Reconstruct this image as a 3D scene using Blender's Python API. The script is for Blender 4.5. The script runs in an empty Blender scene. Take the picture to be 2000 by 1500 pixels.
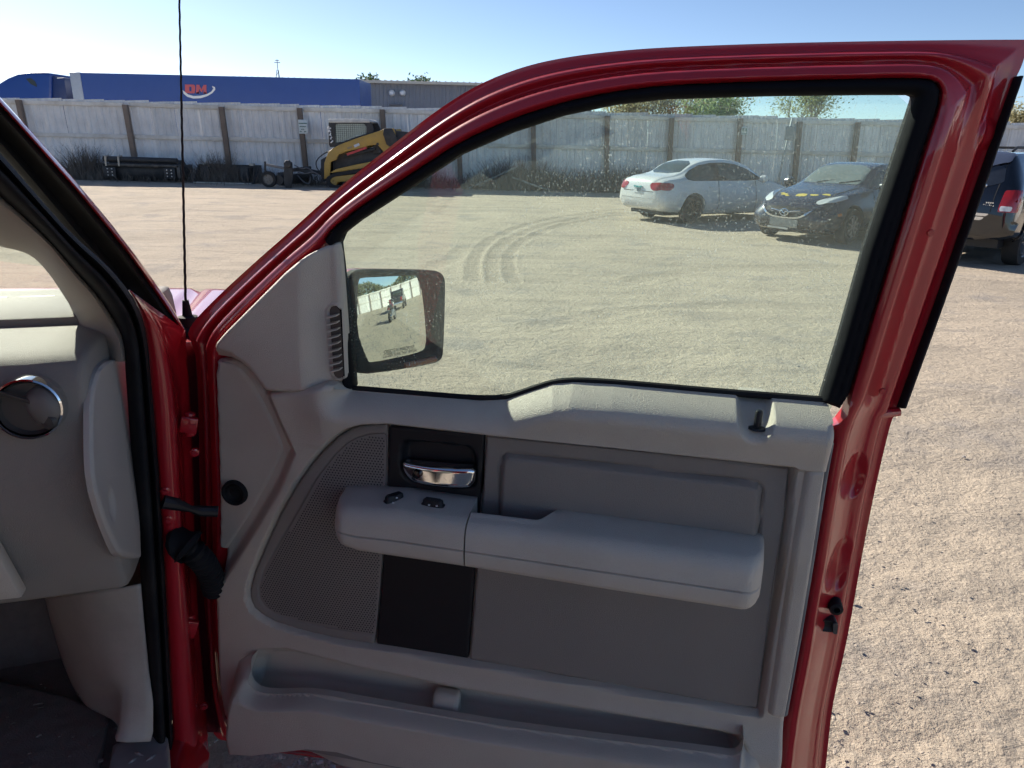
import bpy, bmesh, math, random
import numpy as np
from mathutils import Vector, Matrix
from mathutils.bvhtree import BVHTree
RAD = math.radians
rnd = random.Random(7)
sc = bpy.context.scene
COL = sc.collection
# ------------------------------------------------------------------ camera
CAMH = 1.70; FPX = 1386.0; PITCH = RAD(18.8); ROLL = math.atan(.024)
FW = np.array([0, math.cos(PITCH), -math.sin(PITCH)])
U0 = np.array([0, math.sin(PITCH), math.cos(PITCH)]); R0 = np.array([1., 0, 0])
RT = R0 * math.cos(ROLL) + U0 * math.sin(ROLL); UP = U0 * math.cos(ROLL) - R0 * math.sin(ROLL)
CP = np.array([0, 0, CAMH])
cd = bpy.data.cameras.new('camera'); cd.sensor_width = 36; cd.lens = FPX / 2000 * 36
cd.clip_start = .02; cd.clip_end = 8000
cam = bpy.data.objects.new('camera', cd); COL.objects.link(cam); sc.camera = cam
cam.matrix_world = Matrix(((RT[0], UP[0], -FW[0], 0), (RT[1], UP[1], -FW[1], 0), (RT[2], UP[2], -FW[2], CAMH), (0, 0, 0, 1)))
# ------------------------------------------------------------------ sky, sun, exposure
SUN_AZ = RAD(41); SUN_EL = RAD(30)      # azimuth: left of straight ahead
SUNV = Vector((-math.sin(SUN_AZ) * math.cos(SUN_EL), math.cos(SUN_AZ) * math.cos(SUN_EL), math.sin(SUN_EL)))
w = bpy.data.worlds.new('World'); sc.world = w; w.use_nodes = True
nt = w.node_tree; nt.nodes.clear()
sky = nt.nodes.new('ShaderNodeTexSky'); sky.sky_type = 'NISHITA'; sky.sun_disc = False
sky.sun_elevation = SUN_EL; sky.sun_rotation = -SUN_AZ; sky.air_density = .6; sky.dust_density = .22; sky.ozone_density = 2.
bg = nt.nodes.new('ShaderNodeBackground'); bg.inputs[1].default_value = .060
wo = nt.nodes.new('ShaderNodeOutputWorld')
nt.links.new(sky.outputs[0], bg.inputs[0]); nt.links.new(bg.outputs[0], wo.inputs[0])
sl = bpy.data.lights.new('sun', 'SUN'); sl.energy = 3.6; sl.angle = RAD(.55); sl.color = (1, .92, .80)
so = bpy.data.objects.new('sun', sl); COL.objects.link(so); so.rotation_euler = SUNV.to_track_quat('Z', 'Y').to_euler(); so.location = (-8, 9, 9)
sc.view_settings.view_transform = 'Standard'; sc.view_settings.look = 'None'; sc.view_settings.gamma = 1
sc.view_settings.exposure = 1.3; sc.view_settings.use_curve_mapping = False
sc.render.engine = 'CYCLES'; sc.cycles.max_bounces = 6; sc.cycles.diffuse_bounces = 4; sc.cycles.glossy_bounces = 3; sc.cycles.transmission_bounces = 3; sc.cycles.transparent_max_bounces = 12; sc.cycles.use_adaptive_sampling = True; sc.cycles.adaptive_threshold = .03; sc.cycles.use_denoising = True; sc.cycles.caustics_reflective = False; sc.cycles.caustics_refractive = False

# ------------------------------------------------------------------ helpers: photo point to place
def ray(x, y): return (x - 1000) * RT + (750 - y) * UP + FPX * FW
def hit(x, y, p, n):
    d = ray(x, y); n = np.asarray(n, float); return CP + d * (np.dot(np.asarray(p, float) - CP, n) / np.dot(d, n))
def onground(x, y, z=0): return hit(x, y, (0, 0, z), (0, 0, 1))
def aty(x, y, Y): return hit(x, y, (0, Y, 0), (0, 1, 0))

# ------------------------------------------------------------------ helpers: materials
def srgb(c):
    return tuple(((v / 255) / 12.92 if v / 255 <= .04045 else ((v / 255 + .055) / 1.055) ** 2.4) for v in c)
MATS = {}
def mat(name, col, rough=.5, metal=0., var=.12, vs=12., bump=0., bs=300., coat=0., spec=.5, dirt=None, dirt_amt=.4, dirt_s=3., trans=0., emit=None, rv=.06, rnd_amt=0.):
    if name in MATS: return MATS[name]
    m = bpy.data.materials.new(name); m.use_nodes = True; t = m.node_tree; b = t.nodes['Principled BSDF']
    L = t.links.new
    tc = t.nodes.new('ShaderNodeTexCoord')
    n1 = t.nodes.new('ShaderNodeTexNoise'); n1.inputs['Scale'].default_value = vs; n1.inputs['Detail'].default_value = 3; L(tc.outputs['Object'], n1.inputs['Vector'])
    mx = t.nodes.new('ShaderNodeMix'); mx.data_type = 'RGBA'
    mx.inputs[6].default_value = tuple(max(0, c * (1 - var)) for c in col) + (1,); mx.inputs[7].default_value = tuple(min(1, c * (1 + var)) for c in col) + (1,)
    L(n1.outputs[0], mx.inputs[0]); out = mx.outputs[2]
    if dirt:
        n2 = t.nodes.new('ShaderNodeTexNoise'); n2.inputs['Scale'].default_value = dirt_s; n2.inputs['Detail'].default_value = 5; n2.inputs['Roughness'].default_value = .65; L(tc.outputs['Object'], n2.inputs['Vector'])
        mr = t.nodes.new('ShaderNodeMapRange'); mr.inputs[1].default_value = .42; mr.inputs[2].default_value = .72; mr.inputs[4].default_value = dirt_amt; L(n2.outputs[0], mr.inputs[0])
        m2 = t.nodes.new('ShaderNodeMix'); m2.data_type = 'RGBA'; L(mr.outputs[0], m2.inputs[0]); L(out, m2.inputs[6]); m2.inputs[7].default_value = dirt + (1,); out = m2.outputs[2]
    if rnd_amt:
        oi = t.nodes.new('ShaderNodeObjectInfo'); hm = t.nodes.new('ShaderNodeHueSaturation'); mr = t.nodes.new('ShaderNodeMapRange')
        mr.inputs[3].default_value = 1 - rnd_amt; mr.inputs[4].default_value = 1 + rnd_amt; L(oi.outputs['Random'], mr.inputs[0]); L(mr.outputs[0], hm.inputs['Value']); L(out, hm.inputs['Color']); out = hm.outputs[0]
    L(out, b.inputs['Base Color'])
    rr = t.nodes.new('ShaderNodeMapRange'); rr.inputs[3].default_value = max(.02, rough - rv); rr.inputs[4].default_value = min(1, rough + rv); L(n1.outputs[0], rr.inputs[0]); L(rr.outputs[0], b.inputs['Roughness'])
    b.inputs['Metallic'].default_value = metal; b.inputs['Specular IOR Level'].default_value = spec
    b.inputs['Coat Weight'].default_value = coat; b.inputs['Coat Roughness'].default_value = .04
    if emit: b.inputs['Emission Color'].default_value = emit + (1,); b.inputs['Emission Strength'].default_value = 1
    if bump:
        nb = t.nodes.new('ShaderNodeTexNoise'); nb.inputs['Scale'].default_value = bs; nb.inputs['Detail'].default_value = 1; L(tc.outputs['Object'], nb.inputs['Vector'])
        bp = t.nodes.new('ShaderNodeBump'); bp.inputs['Strength'].default_value = bump; bp.inputs['Distance'].default_value = .0025; L(nb.outputs[0], bp.inputs['Height']); L(bp.outputs[0], b.inputs['Normal'])
    MATS[name] = m; return m

def leaf_mat(name, col, thru=.5, var=.4):
    m = mat(name, col, .7, var=var, vs=4); t = m.node_tree; b = t.nodes['Principled BSDF']; o = t.nodes['Material Output']; src = b.inputs['Base Color'].links[0].from_socket
    tl = t.nodes.new('ShaderNodeBsdfTranslucent'); t.links.new(src, tl.inputs[0]); x = t.nodes.new('ShaderNodeMixShader'); x.inputs[0].default_value = thru
    t.links.new(b.outputs[0], x.inputs[1]); t.links.new(tl.outputs[0], x.inputs[2]); t.links.new(x.outputs[0], o.inputs[0]); return m
def glass_mat(name, tint, dust=(.55, .54, .48), dust_amt=.05, speck=.6, sc1=260., refl=1.0):
    m = bpy.data.materials.new(name); m.use_nodes = True; t = m.node_tree; t.nodes.clear(); L = t.links.new
    o = t.nodes.new('ShaderNodeOutputMaterial'); tc = t.nodes.new('ShaderNodeTexCoord')
    tr = t.nodes.new('ShaderNodeBsdfTransparent'); tr.inputs[0].default_value = tint + (1,)
    gl = t.nodes.new('ShaderNodeBsdfGlossy'); gl.inputs['Roughness'].default_value = .01
    fr = t.nodes.new('ShaderNodeFresnel'); fr.inputs[0].default_value = 1.45
    gn = t.nodes.new('ShaderNodeNewGeometry'); ri = t.nodes.new('ShaderNodeMapRange'); ri.inputs[3].default_value = 1.45; ri.inputs[4].default_value = 1 / 1.45; L(gn.outputs['Backfacing'], ri.inputs[0]); L(ri.outputs[0], fr.inputs[0])   # thin pane: same reflectance from both sides
    m1 = t.nodes.new('ShaderNodeMixShader'); L(fr.outputs[0], m1.inputs[0]); L(tr.outputs[0], m1.inputs[1]); L(gl.outputs[0], m1.inputs[2])
    df = t.nodes.new('ShaderNodeBsdfDiffuse'); df.inputs[0].default_value = dust + (1,)
    tl = t.nodes.new('ShaderNodeBsdfTranslucent'); tl.inputs[0].default_value = dust + (1,)
    ad = t.nodes.new('ShaderNodeMixShader'); ad.inputs[0].default_value = .55; L(df.outputs[0], ad.inputs[1]); L(tl.outputs[0], ad.inputs[2])
    n1 = t.nodes.new('ShaderNodeTexNoise'); n1.inputs['Scale'].default_value = sc1; n1.inputs['Detail'].default_value = 2; L(tc.outputs['Object'], n1.inputs[0])
    n2 = t.nodes.new('ShaderNodeTexNoise'); n2.inputs['Scale'].default_value = 9; n2.inputs['Detail'].default_value = 5; L(tc.outputs['Object'], n2.inputs[0])
    r1 = t.nodes.new('ShaderNodeMapRange'); r1.inputs[1].default_value = .57; r1.inputs[2].default_value = .70; r1.inputs[4].default_value = speck; L(n1.outputs[0], r1.inputs[0])
    r2 = t.nodes.new('ShaderNodeMapRange'); r2.inputs[1].default_value = .35; r2.inputs[2].default_value = .75; r2.inputs[3].default_value = .15; r2.inputs[4].default_value = 1; L(n2.outputs[0], r2.inputs[0])
    mu = t.nodes.new('ShaderNodeMath'); mu.operation = 'MULTIPLY'; L(r1.outputs[0], mu.inputs[0]); L(r2.outputs[0], mu.inputs[1])
    vo = t.nodes.new('ShaderNodeTexVoronoi'); vo.inputs['Scale'].default_value = 42; L(tc.outputs['Object'], vo.inputs['Vector'])
    r3 = t.nodes.new('ShaderNodeMapRange'); r3.inputs[1].default_value = .06; r3.inputs[2].default_value = .035; r3.inputs[4].default_value = .45; L(vo.outputs['Distance'], r3.inputs[0])
    r4 = t.nodes.new('ShaderNodeMapRange'); r4.inputs[1].default_value = .48; r4.inputs[2].default_value = .62; L(n2.outputs[0], r4.inputs[0])
    m4 = t.nodes.new('ShaderNodeMath'); m4.operation = 'MULTIPLY'; L(r3.outputs[0], m4.inputs[0]); L(r4.outputs[0], m4.inputs[1])
    a1 = t.nodes.new('ShaderNodeMath'); a1.operation = 'ADD'; L(mu.outputs[0], a1.inputs[0]); L(m4.outputs[0], a1.inputs[1])
    a2 = t.nodes.new('ShaderNodeMath'); a2.operation = 'ADD'; L(a1.outputs[0], a2.inputs[0]); a2.inputs[1].default_value = dust_amt; a2.use_clamp = True
    m2 = t.nodes.new('ShaderNodeMixShader'); L(a2.outputs[0], m2.inputs[0]); L(m1.outputs[0], m2.inputs[1]); L(ad.outputs[0], m2.inputs[2])
    L(m2.outputs[0], o.inputs[0]); MATS[name] = m; return m

# ------------------------------------------------------------------ helpers: objects
def mk(name, v, f, m, parent=None, smooth=True, ang=35):
    me = bpy.data.meshes.new(name); me.from_pydata([tuple(map(float, p)) for p in v], [], [tuple(int(i) for i in q) for q in f]); me.update()
    if m: me.materials.append(m)
    if smooth:
        me.polygons.foreach_set('use_smooth', [True] * len(me.polygons)); me.set_sharp_from_angle(angle=RAD(ang))
    o = bpy.data.objects.new(name, me); COL.objects.link(o)
    if parent: o.parent = parent
    return o
def tag(o, label=None, cat=None, group=None, kind=None):
    if label: o['label'] = label
    if cat: o['category'] = cat
    if group: o['group'] = group
    if kind: o['kind'] = kind
    return o
def thing(name, label, cat, loc=(0, 0, 0), rz=0., group=None):
    o = bpy.data.objects.new(name, None); COL.objects.link(o); o.location = loc; o.rotation_euler = (0, 0, rz); o.empty_display_size = .1
    return tag(o, label, cat, group)
def dup(root, loc, rz, label):
    r = root.copy(); COL.objects.link(r); r.location = loc; r.rotation_euler = (0, 0, rz); r['label'] = label
    for ch in list(root.children):
        c = ch.copy(); COL.objects.link(c); c.parent = r
        for g in list(ch.children):
            d = g.copy(); COL.objects.link(d); d.parent = c
    return r

class MB:
    """collects shapes for ONE mesh object"""
    def __init__(s): s.v = []; s.f = []
    def add(s, v, f):
        b = len(s.v); s.v += [tuple(map(float, p)) for p in v]; s.f += [tuple(b + i for i in q) for q in f]; return s
    def box(s, x0, x1, y0, y1, z0, z1):
        v = [(x, y, z) for z in (z0, z1) for y in (y0, y1) for x in (x0, x1)]
        return s.add(v, [(0, 2, 3, 1), (4, 5, 7, 6), (0, 1, 5, 4), (2, 6, 7, 3), (0, 4, 6, 2), (1, 3, 7, 5)])
    def tube(s, pts, r, n=8, cap=True):
        P = [Vector(p) for p in pts]; rr = r if hasattr(r, '__len__') else [r] * len(P); b = len(s.v); prev = None
        for i, p in enumerate(P):
            d = (P[min(i + 1, len(P) - 1)] - P[max(i - 1, 0)]).normalized()
            if prev is None: a = d.orthogonal().normalized()
            else:
                a = prev - d * prev.dot(d); a = a.normalized() if a.length > 1e-6 else d.orthogonal().normalized()
            prev = a; c = d.cross(a)
            for k in range(n):
                t = 2 * math.pi * k / n; q = p + (a * math.cos(t) + c * math.sin(t)) * rr[i]; s.v.append(tuple(q))
        for i in range(len(P) - 1):
            for k in range(n):
                s.f.append((b + i * n + k, b + i * n + (k + 1) % n, b + (i + 1) * n + (k + 1) % n, b + (i + 1) * n + k))
        if cap: s.f.append(tuple(b + k for k in reversed(range(n)))); s.f.append(tuple(b + (len(P) - 1) * n + k for k in range(n)))
        return s
    def bar(s, p, q, wx, wy):
        p = Vector(p); q = Vector(q); d = (q - p).normalized(); up = Vector((0, 0, 1)) if abs(d.z) < .9 else Vector((0, 1, 0))
        a = d.cross(up).normalized() * wx / 2; b_ = a.cross(d).normalized() * wy / 2
        v = [p - a - b_, p + a - b_, p + a + b_, p - a + b_, q - a - b_, q + a - b_, q + a + b_, q - a + b_]
        return s.add(v, [(3, 2, 1, 0), (4, 5, 6, 7), (0, 1, 5, 4), (1, 2, 6, 5), (2, 3, 7, 6), (3, 0, 4, 7)])
    def prism(s, pts, lo, hi, axis='y'):
        """polygon pts=(a,b) extruded along axis between lo and hi"""
        f = {'y': lambda a, b, c: (a, c, b), 'x': lambda a, b, c: (c, a, b), 'z': lambda a, b, c: (a, b, c)}[axis]
        n = len(pts); v = [f(a, b, lo) for a, b in pts] + [f(a, b, hi) for a, b in pts]
        return s.add(v, [tuple(range(n)), tuple(range(2 * n - 1, n - 1, -1))] + [(i, i + n, (i + 1) % n + n, (i + 1) % n) for i in range(n)])
    def lathe(s, prof, n=24, axis='y', c=(0, 0, 0)):
        """prof=(radius, along)"""
        b = len(s.v); m = len(prof)
        for k in range(n):
            t = 2 * math.pi * k / n
            for r, h in prof:
                a, d = r * math.cos(t), r * math.sin(t)
                p = {'y': (a, h, d), 'x': (h, a, d), 'z': (a, d, h)}[axis]; s.v.append((p[0] + c[0], p[1] + c[1], p[2] + c[2]))
        for k in range(n):
            for j in range(m - 1):
                s.f.append((b + k * m + j, b + k * m + j + 1, b + ((k + 1) % n) * m + j + 1, b + ((k + 1) % n) * m + j))
        return s
    def build(s, name, m, parent=None, bevel=0., smooth=True, ang=35, seg=2):
        o = mk(name, s.v, s.f, m, parent, False)
        bm = bmesh.new(); bm.from_mesh(o.data); bmesh.ops.recalc_face_normals(bm, faces=bm.faces)
        if bevel:
            ed = [e for e in bm.edges if len(e.link_faces) == 2 and e.calc_face_angle(0) > .5]
            bmesh.ops.bevel(bm, geom=ed, offset=bevel, segments=seg, profile=.5, affect='EDGES', clamp_overlap=True)
        bm.to_mesh(o.data); bm.free()
        if smooth:
            o.data.polygons.foreach_set('use_smooth', [True] * len(o.data.polygons)); o.data.set_sharp_from_angle(angle=RAD(ang))
        return o

def chaikin(p, it=2, closed=True):
    p = [tuple(q) for q in p]
    for _ in range(it):
        o = []
        n = len(p)
        if not closed: o.append(p[0])
        for i in range(n if closed else n - 1):
            a, b = p[i], p[(i + 1) % n]
            o.append(tuple(.75 * x + .25 * y for x, y in zip(a, b))); o.append(tuple(.25 * x + .75 * y for x, y in zip(a, b)))
        if not closed: o.append(p[-1])
        p = o
    return p
def resample(p, n):
    p = np.array(p, float); d = np.r_[0, np.cumsum(np.linalg.norm(np.diff(p, axis=0), axis=1))]; t = np.linspace(0, d[-1], n)
    return np.stack([np.interp(t, d, p[:, k]) for k in range(p.shape[1])], 1)
def segdist(P, poly, closed=True):
    """distance of points P(n,2) to polyline, and inside test"""
    q = np.array(poly, float)[:, :2]; n = len(q); best = np.full(len(P), 1e9); ins = np.zeros(len(P), bool)
    for i in range(n if closed else n - 1):
        a, b = q[i], q[(i + 1) % n]; ab = b - a; L2 = ab @ ab + 1e-18
        t = np.clip(((P - a) @ ab) / L2, 0, 1); d = ((P - a - t[:, None] * ab) ** 2).sum(1); best = np.minimum(best, d)
        if closed:
            c = (a[1] > P[:, 1]) != (b[1] > P[:, 1]); xx = a[0] + (P[:, 1] - a[1]) * (b[0] - a[0]) / (b[1] - a[1] + 1e-18); ins ^= c & (P[:, 0] < xx)
    return np.sqrt(best), ins
def sdf(P, poly):
    d, i = segdist(P, poly); return np.where(i, d, -d)
def sstep(x, a, b):
    t = np.clip((x - a) / (b - a), 0, 1); return t * t * (3 - 2 * t)
def fil(d, r):
    k = np.clip(d / r, 0, 1); return r * (1 - np.sqrt(np.maximum(0, 1 - (1 - k) ** 2)))
def relief(name, poly, hfun, res, P3, m, parent=None, back=None, holes=(), ang=50, an=False):
    """height-field sheet over a 2-D outline, cut exactly along it; P3(u,v,w) gives the place. back: depth the edge is turned back to"""
    q = np.array(poly, float)[:, :2]; q2 = np.roll(q, -1, 0); ar = abs((q[:, 0] * q2[:, 1] - q2[:, 0] * q[:, 1]).sum()) / 2; res = min(res, .8 * ar / (np.linalg.norm(q2 - q, axis=1).sum() + 1e-9) + 1e-4)
    lo = q.min(0) - res; hi = q.max(0) + res
    nx, ny = int((hi[0] - lo[0]) / res) + 2, int((hi[1] - lo[1]) / res) + 2
    gx = lo[0] + np.arange(nx) * res; gy = lo[1] + np.arange(ny) * res
    X, Y = np.meshgrid(gx, gy); PT = np.stack([X.ravel(), Y.ravel()], 1)
    def Sf(p):
        s_ = sdf(p, q)
        for h in holes: s_ = np.minimum(s_, -sdf(p, h))
        return s_
    S = Sf(PT)
    S = S + 1e-7; ins = S > 0
    idx = {}; vs = []; fs = []
    ii = np.nonzero(ins)[0]; mapi = -np.ones(len(S), int); mapi[ii] = np.arange(len(ii)); vs = [tuple(PT[i]) for i in ii]
    I2 = ins.reshape(ny, nx); allin = I2[:-1, :-1] & I2[1:, :-1] & I2[:-1, 1:] & I2[1:, 1:]; anyin = I2[:-1, :-1] | I2[1:, :-1] | I2[:-1, 1:] | I2[1:, 1:]
    jj, kk = np.nonzero(allin)
    a = mapi[jj * nx + kk]; b = mapi[jj * nx + kk + 1]; c = mapi[(jj + 1) * nx + kk + 1]; d = mapi[(jj + 1) * nx + kk]
    fs = list(zip(a.tolist(), b.tolist(), c.tolist(), d.tolist()))
    def cut(i, j):
        k = (i, j) if i < j else (j, i)
        if k not in idx:
            t = S[i] / (S[i] - S[j]); p = PT[i] + t * (PT[j] - PT[i]); idx[k] = len(vs); vs.append(tuple(p))
        return idx[k]
    jj, kk = np.nonzero(anyin & ~allin)
    for j, k in zip(jj.tolist(), kk.tolist()):
        cs = [j * nx + k, j * nx + k + 1, (j + 1) * nx + k + 1, (j + 1) * nx + k]; poly_ = []
        for e in range(4):
            i0, i1 = cs[e], cs[(e + 1) % 4]
            if ins[i0]: poly_.append(int(mapi[i0]))
            if ins[i0] != ins[i1]: poly_.append(cut(i0, i1))
        if len(poly_) >= 3: fs.append(tuple(poly_))
    V = np.array(vs); n0 = len(ii); SD = np.zeros(len(V)); SD[:n0] = S[ii]
    W = hfun(V[:, 0], V[:, 1], SD)
    W = np.broadcast_to(W, (len(V),)).astype(float)
    P = P3(V[:, 0], V[:, 1], W); verts = [tuple(p) for p in P]
    if back is not None:
        cnt = {}
        for f in fs:
            for e in range(len(f)):
                x, y = f[e], f[(e + 1) % len(f)]
                if (y, x) in cnt: cnt.pop((y, x))
                else: cnt[(x, y)] = 1
        BW = np.full(len(V), back) if not callable(back) else back(V[:, 0], V[:, 1]); PB = P3(V[:, 0], V[:, 1], BW); top = {}; bot = {}
        for (x, y) in list(cnt):
            for z in (x, y):
                if z not in top: top[z] = len(verts); verts.append(tuple(P[z])); bot[z] = len(verts); verts.append(tuple(PB[z]))
            fs.append((top[y], top[x], bot[x], bot[y]))
    o = mk(name, verts, fs, m, parent, True, ang)
    if an:          # exact normals of the height field, so that glossy paint shows no facets
        e = .0012; H = lambda du, dv: np.broadcast_to(hfun(V[:, 0] + du, V[:, 1] + dv, np.maximum(Sf(V + np.array([du, dv])), 0)), (len(V),))
        du = (H(e, 0) - H(-e, 0)) / (2 * e); dv = (H(0, e) - H(0, -e)) / (2 * e); N0 = P3(V[:, 0], V[:, 1], W + 1.) - P; Tu = P3(V[:, 0] + 1., V[:, 1], W + du) - P; Tv = P3(V[:, 0], V[:, 1] + 1., W + dv) - P
        nn = np.cross(Tu, Tv); nn /= np.linalg.norm(nn, axis=1)[:, None] + 1e-12; nn *= np.sign((nn * N0).sum(1))[:, None]
        full = np.zeros((len(verts), 3)); full[:len(V)] = nn; me = o.data
        for p in me.polygons: pass
        me.normals_split_custom_set_from_vertices([tuple(x) for x in full])
    return o
def loft(name, curves, m, parent=None, n=40, thick=0., closed=False, sub=3, ang=60):
    """surface through a series of 3-D curves"""
    C = [resample(c, n) for c in curves]; rows = []
    K = len(C)
    for k in range(K - 1):
        p0, p1, p2, p3 = C[max(k - 1, 0)], C[k], C[k + 1], C[min(k + 2, K - 1)]
        for s_ in range(sub):
            t = s_ / sub; rows.append(.5 * ((2 * p1) + (-p0 + p2) * t + (2 * p0 - 5 * p1 + 4 * p2 - p3) * t * t + (-p0 + 3 * p1 - 3 * p2 + p3) * t ** 3))
    rows.append(C[-1]); V = np.concatenate(rows); f = []
    for k in range(len(rows) - 1):
        for i in range(n - 1): f.append((k * n + i, k * n + i + 1, (k + 1) * n + i + 1, (k + 1) * n + i))
    o = mk(name, V, f, m, parent, True, ang)
    if thick:
        md = o.modifiers.new('thickness', 'SOLIDIFY'); md.thickness = thick; md.offset = 0
    return o
def text_mesh(s, size, extrude=.0, bold=0.):
    cu = bpy.data.curves.new('lettering', 'FONT'); cu.body = s; cu.size = size; cu.extrude = extrude; cu.offset = bold; cu.align_x = 'CENTER'; cu.align_y = 'CENTER'
    o = bpy.data.objects.new('lettering', cu); COL.objects.link(o); bpy.context.view_layer.update()
    me = o.evaluated_get(bpy.context.evaluated_depsgraph_get()).to_mesh(); v = [tuple(p.co) for p in me.vertices]; f = [tuple(p.vertices) for p in me.polygons]
    bpy.data.objects.remove(o); bpy.data.curves.remove(cu); return v, f

# value noise on arrays, for relief of the ground
def hash2(i, j, s):
    h = (i * 374761393 + j * 668265263 + s * 974634533) & 0x7fffffff; h = ((h ^ (h >> 13)) * 1274126177) & 0x7fffffff; return ((h ^ (h >> 16)) & 0xffff) / 65535.
def vnoise(x, y, s=0):
    i = np.floor(x).astype(np.int64); j = np.floor(y).astype(np.int64); u = x - i; v = y - j; u = u * u * (3 - 2 * u); v = v * v * (3 - 2 * v)
    return (hash2(i, j, s) * (1 - u) + hash2(i + 1, j, s) * u) * (1 - v) + (hash2(i, j + 1, s) * (1 - u) + hash2(i + 1, j + 1, s) * u) * v - .5
# ================================================================== ground
def ground_mat():
    m = bpy.data.materials.new('gravel lot'); m.use_nodes = True; t = m.node_tree; b = t.nodes['Principled BSDF']; L = t.links.new
    tc = t.nodes.new('ShaderNodeTexCoord'); N = lambda s, d=6, r=.6: (lambda n: (n.inputs['Scale'].__setattr__('default_value', s), n.inputs['Detail'].__setattr__('default_value', d), n.inputs['Roughness'].__setattr__('default_value', r), L(tc.outputs['Object'], n.inputs['Vector']), n)[-1])(t.nodes.new('ShaderNodeTexNoise'))
    def rng(s, a, b_, c=0., d=1.):
        r = t.nodes.new('ShaderNodeMapRange'); r.inputs[1].default_value = a; r.inputs[2].default_value = b_; r.inputs[3].default_value = c; r.inputs[4].default_value = d; L(s, r.inputs[0]); return r.outputs[0]
    def mixc(f, a, b_):
        x = t.nodes.new('ShaderNodeMix'); x.data_type = 'RGBA'; L(f, x.inputs[0])
        for k, q in ((6, a), (7, b_)):
            if isinstance(q, tuple): x.inputs[k].default_value = q + (1,)
            else: L(q, x.inputs[k])
        return x.outputs[2]
    c = mixc(rng(N(.5, 8).outputs[0], .35, .65), (.52, .435, .34), (.45, .38, .30))
    c = mixc(rng(N(1.1, 9, .7).outputs[0], .52, .68, 0, .85), c, (.30, .275, .255))
    mp = t.nodes.new('ShaderNodeMapping'); mp.inputs['Scale'].default_value = (.35, 1.9, 1); mp.inputs['Rotation'].default_value = (0, 0, .12); L(tc.outputs['Object'], mp.inputs[0])
    ns = t.nodes.new('ShaderNodeTexNoise'); ns.inputs['Scale'].default_value = 1.3; ns.inputs['Detail'].default_value = 9; ns.inputs['Roughness'].default_value = .7; L(mp.outputs[0], ns.inputs[0])
    c = mixc(rng(ns.outputs[0], .5, .7, 0, .7), c, (.27, .235, .20))
    vo = t.nodes.new('ShaderNodeTexVoronoi'); vo.inputs['Scale'].default_value = 55; L(tc.outputs['Object'], vo.inputs['Vector'])
    c = mixc(rng(vo.outputs['Color'], .62, .95, 0, .6), c, (.24, .215, .19))
    v2 = t.nodes.new('ShaderNodeTexVoronoi'); v2.inputs['Scale'].default_value = 120; L(tc.outputs['Object'], v2.inputs['Vector'])
    c = mixc(rng(v2.outputs['Color'], .7, 1., 0, .6), c, (.60, .52, .42))
    at = t.nodes.new('ShaderNodeAttribute'); at.attribute_name = 'track'
    c = mixc(rng(at.outputs['Fac'], 0, 1, 0, .38), c, (.19, .16, .13))
    L(c, b.inputs['Base Color']); b.inputs['Roughness'].default_value = .95; b.inputs['Specular IOR Level'].default_value = .2
    nb = N(70, 5, .65); b1 = t.nodes.new('ShaderNodeBump'); b1.inputs['Strength'].default_value = .9; b1.inputs['Distance'].default_value = .012; L(nb.outputs[0], b1.inputs['Height'])
    b2 = t.nodes.new('ShaderNodeBump'); b2.inputs['Strength'].default_value = .7; b2.inputs['Distance'].default_value = .05; L(N(14, 6, .7).outputs[0], b2.inputs['Height']); L(b1.outputs[0], b2.inputs['Normal']); L(b2.outputs[0], b.inputs['Normal'])
    return m
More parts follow.
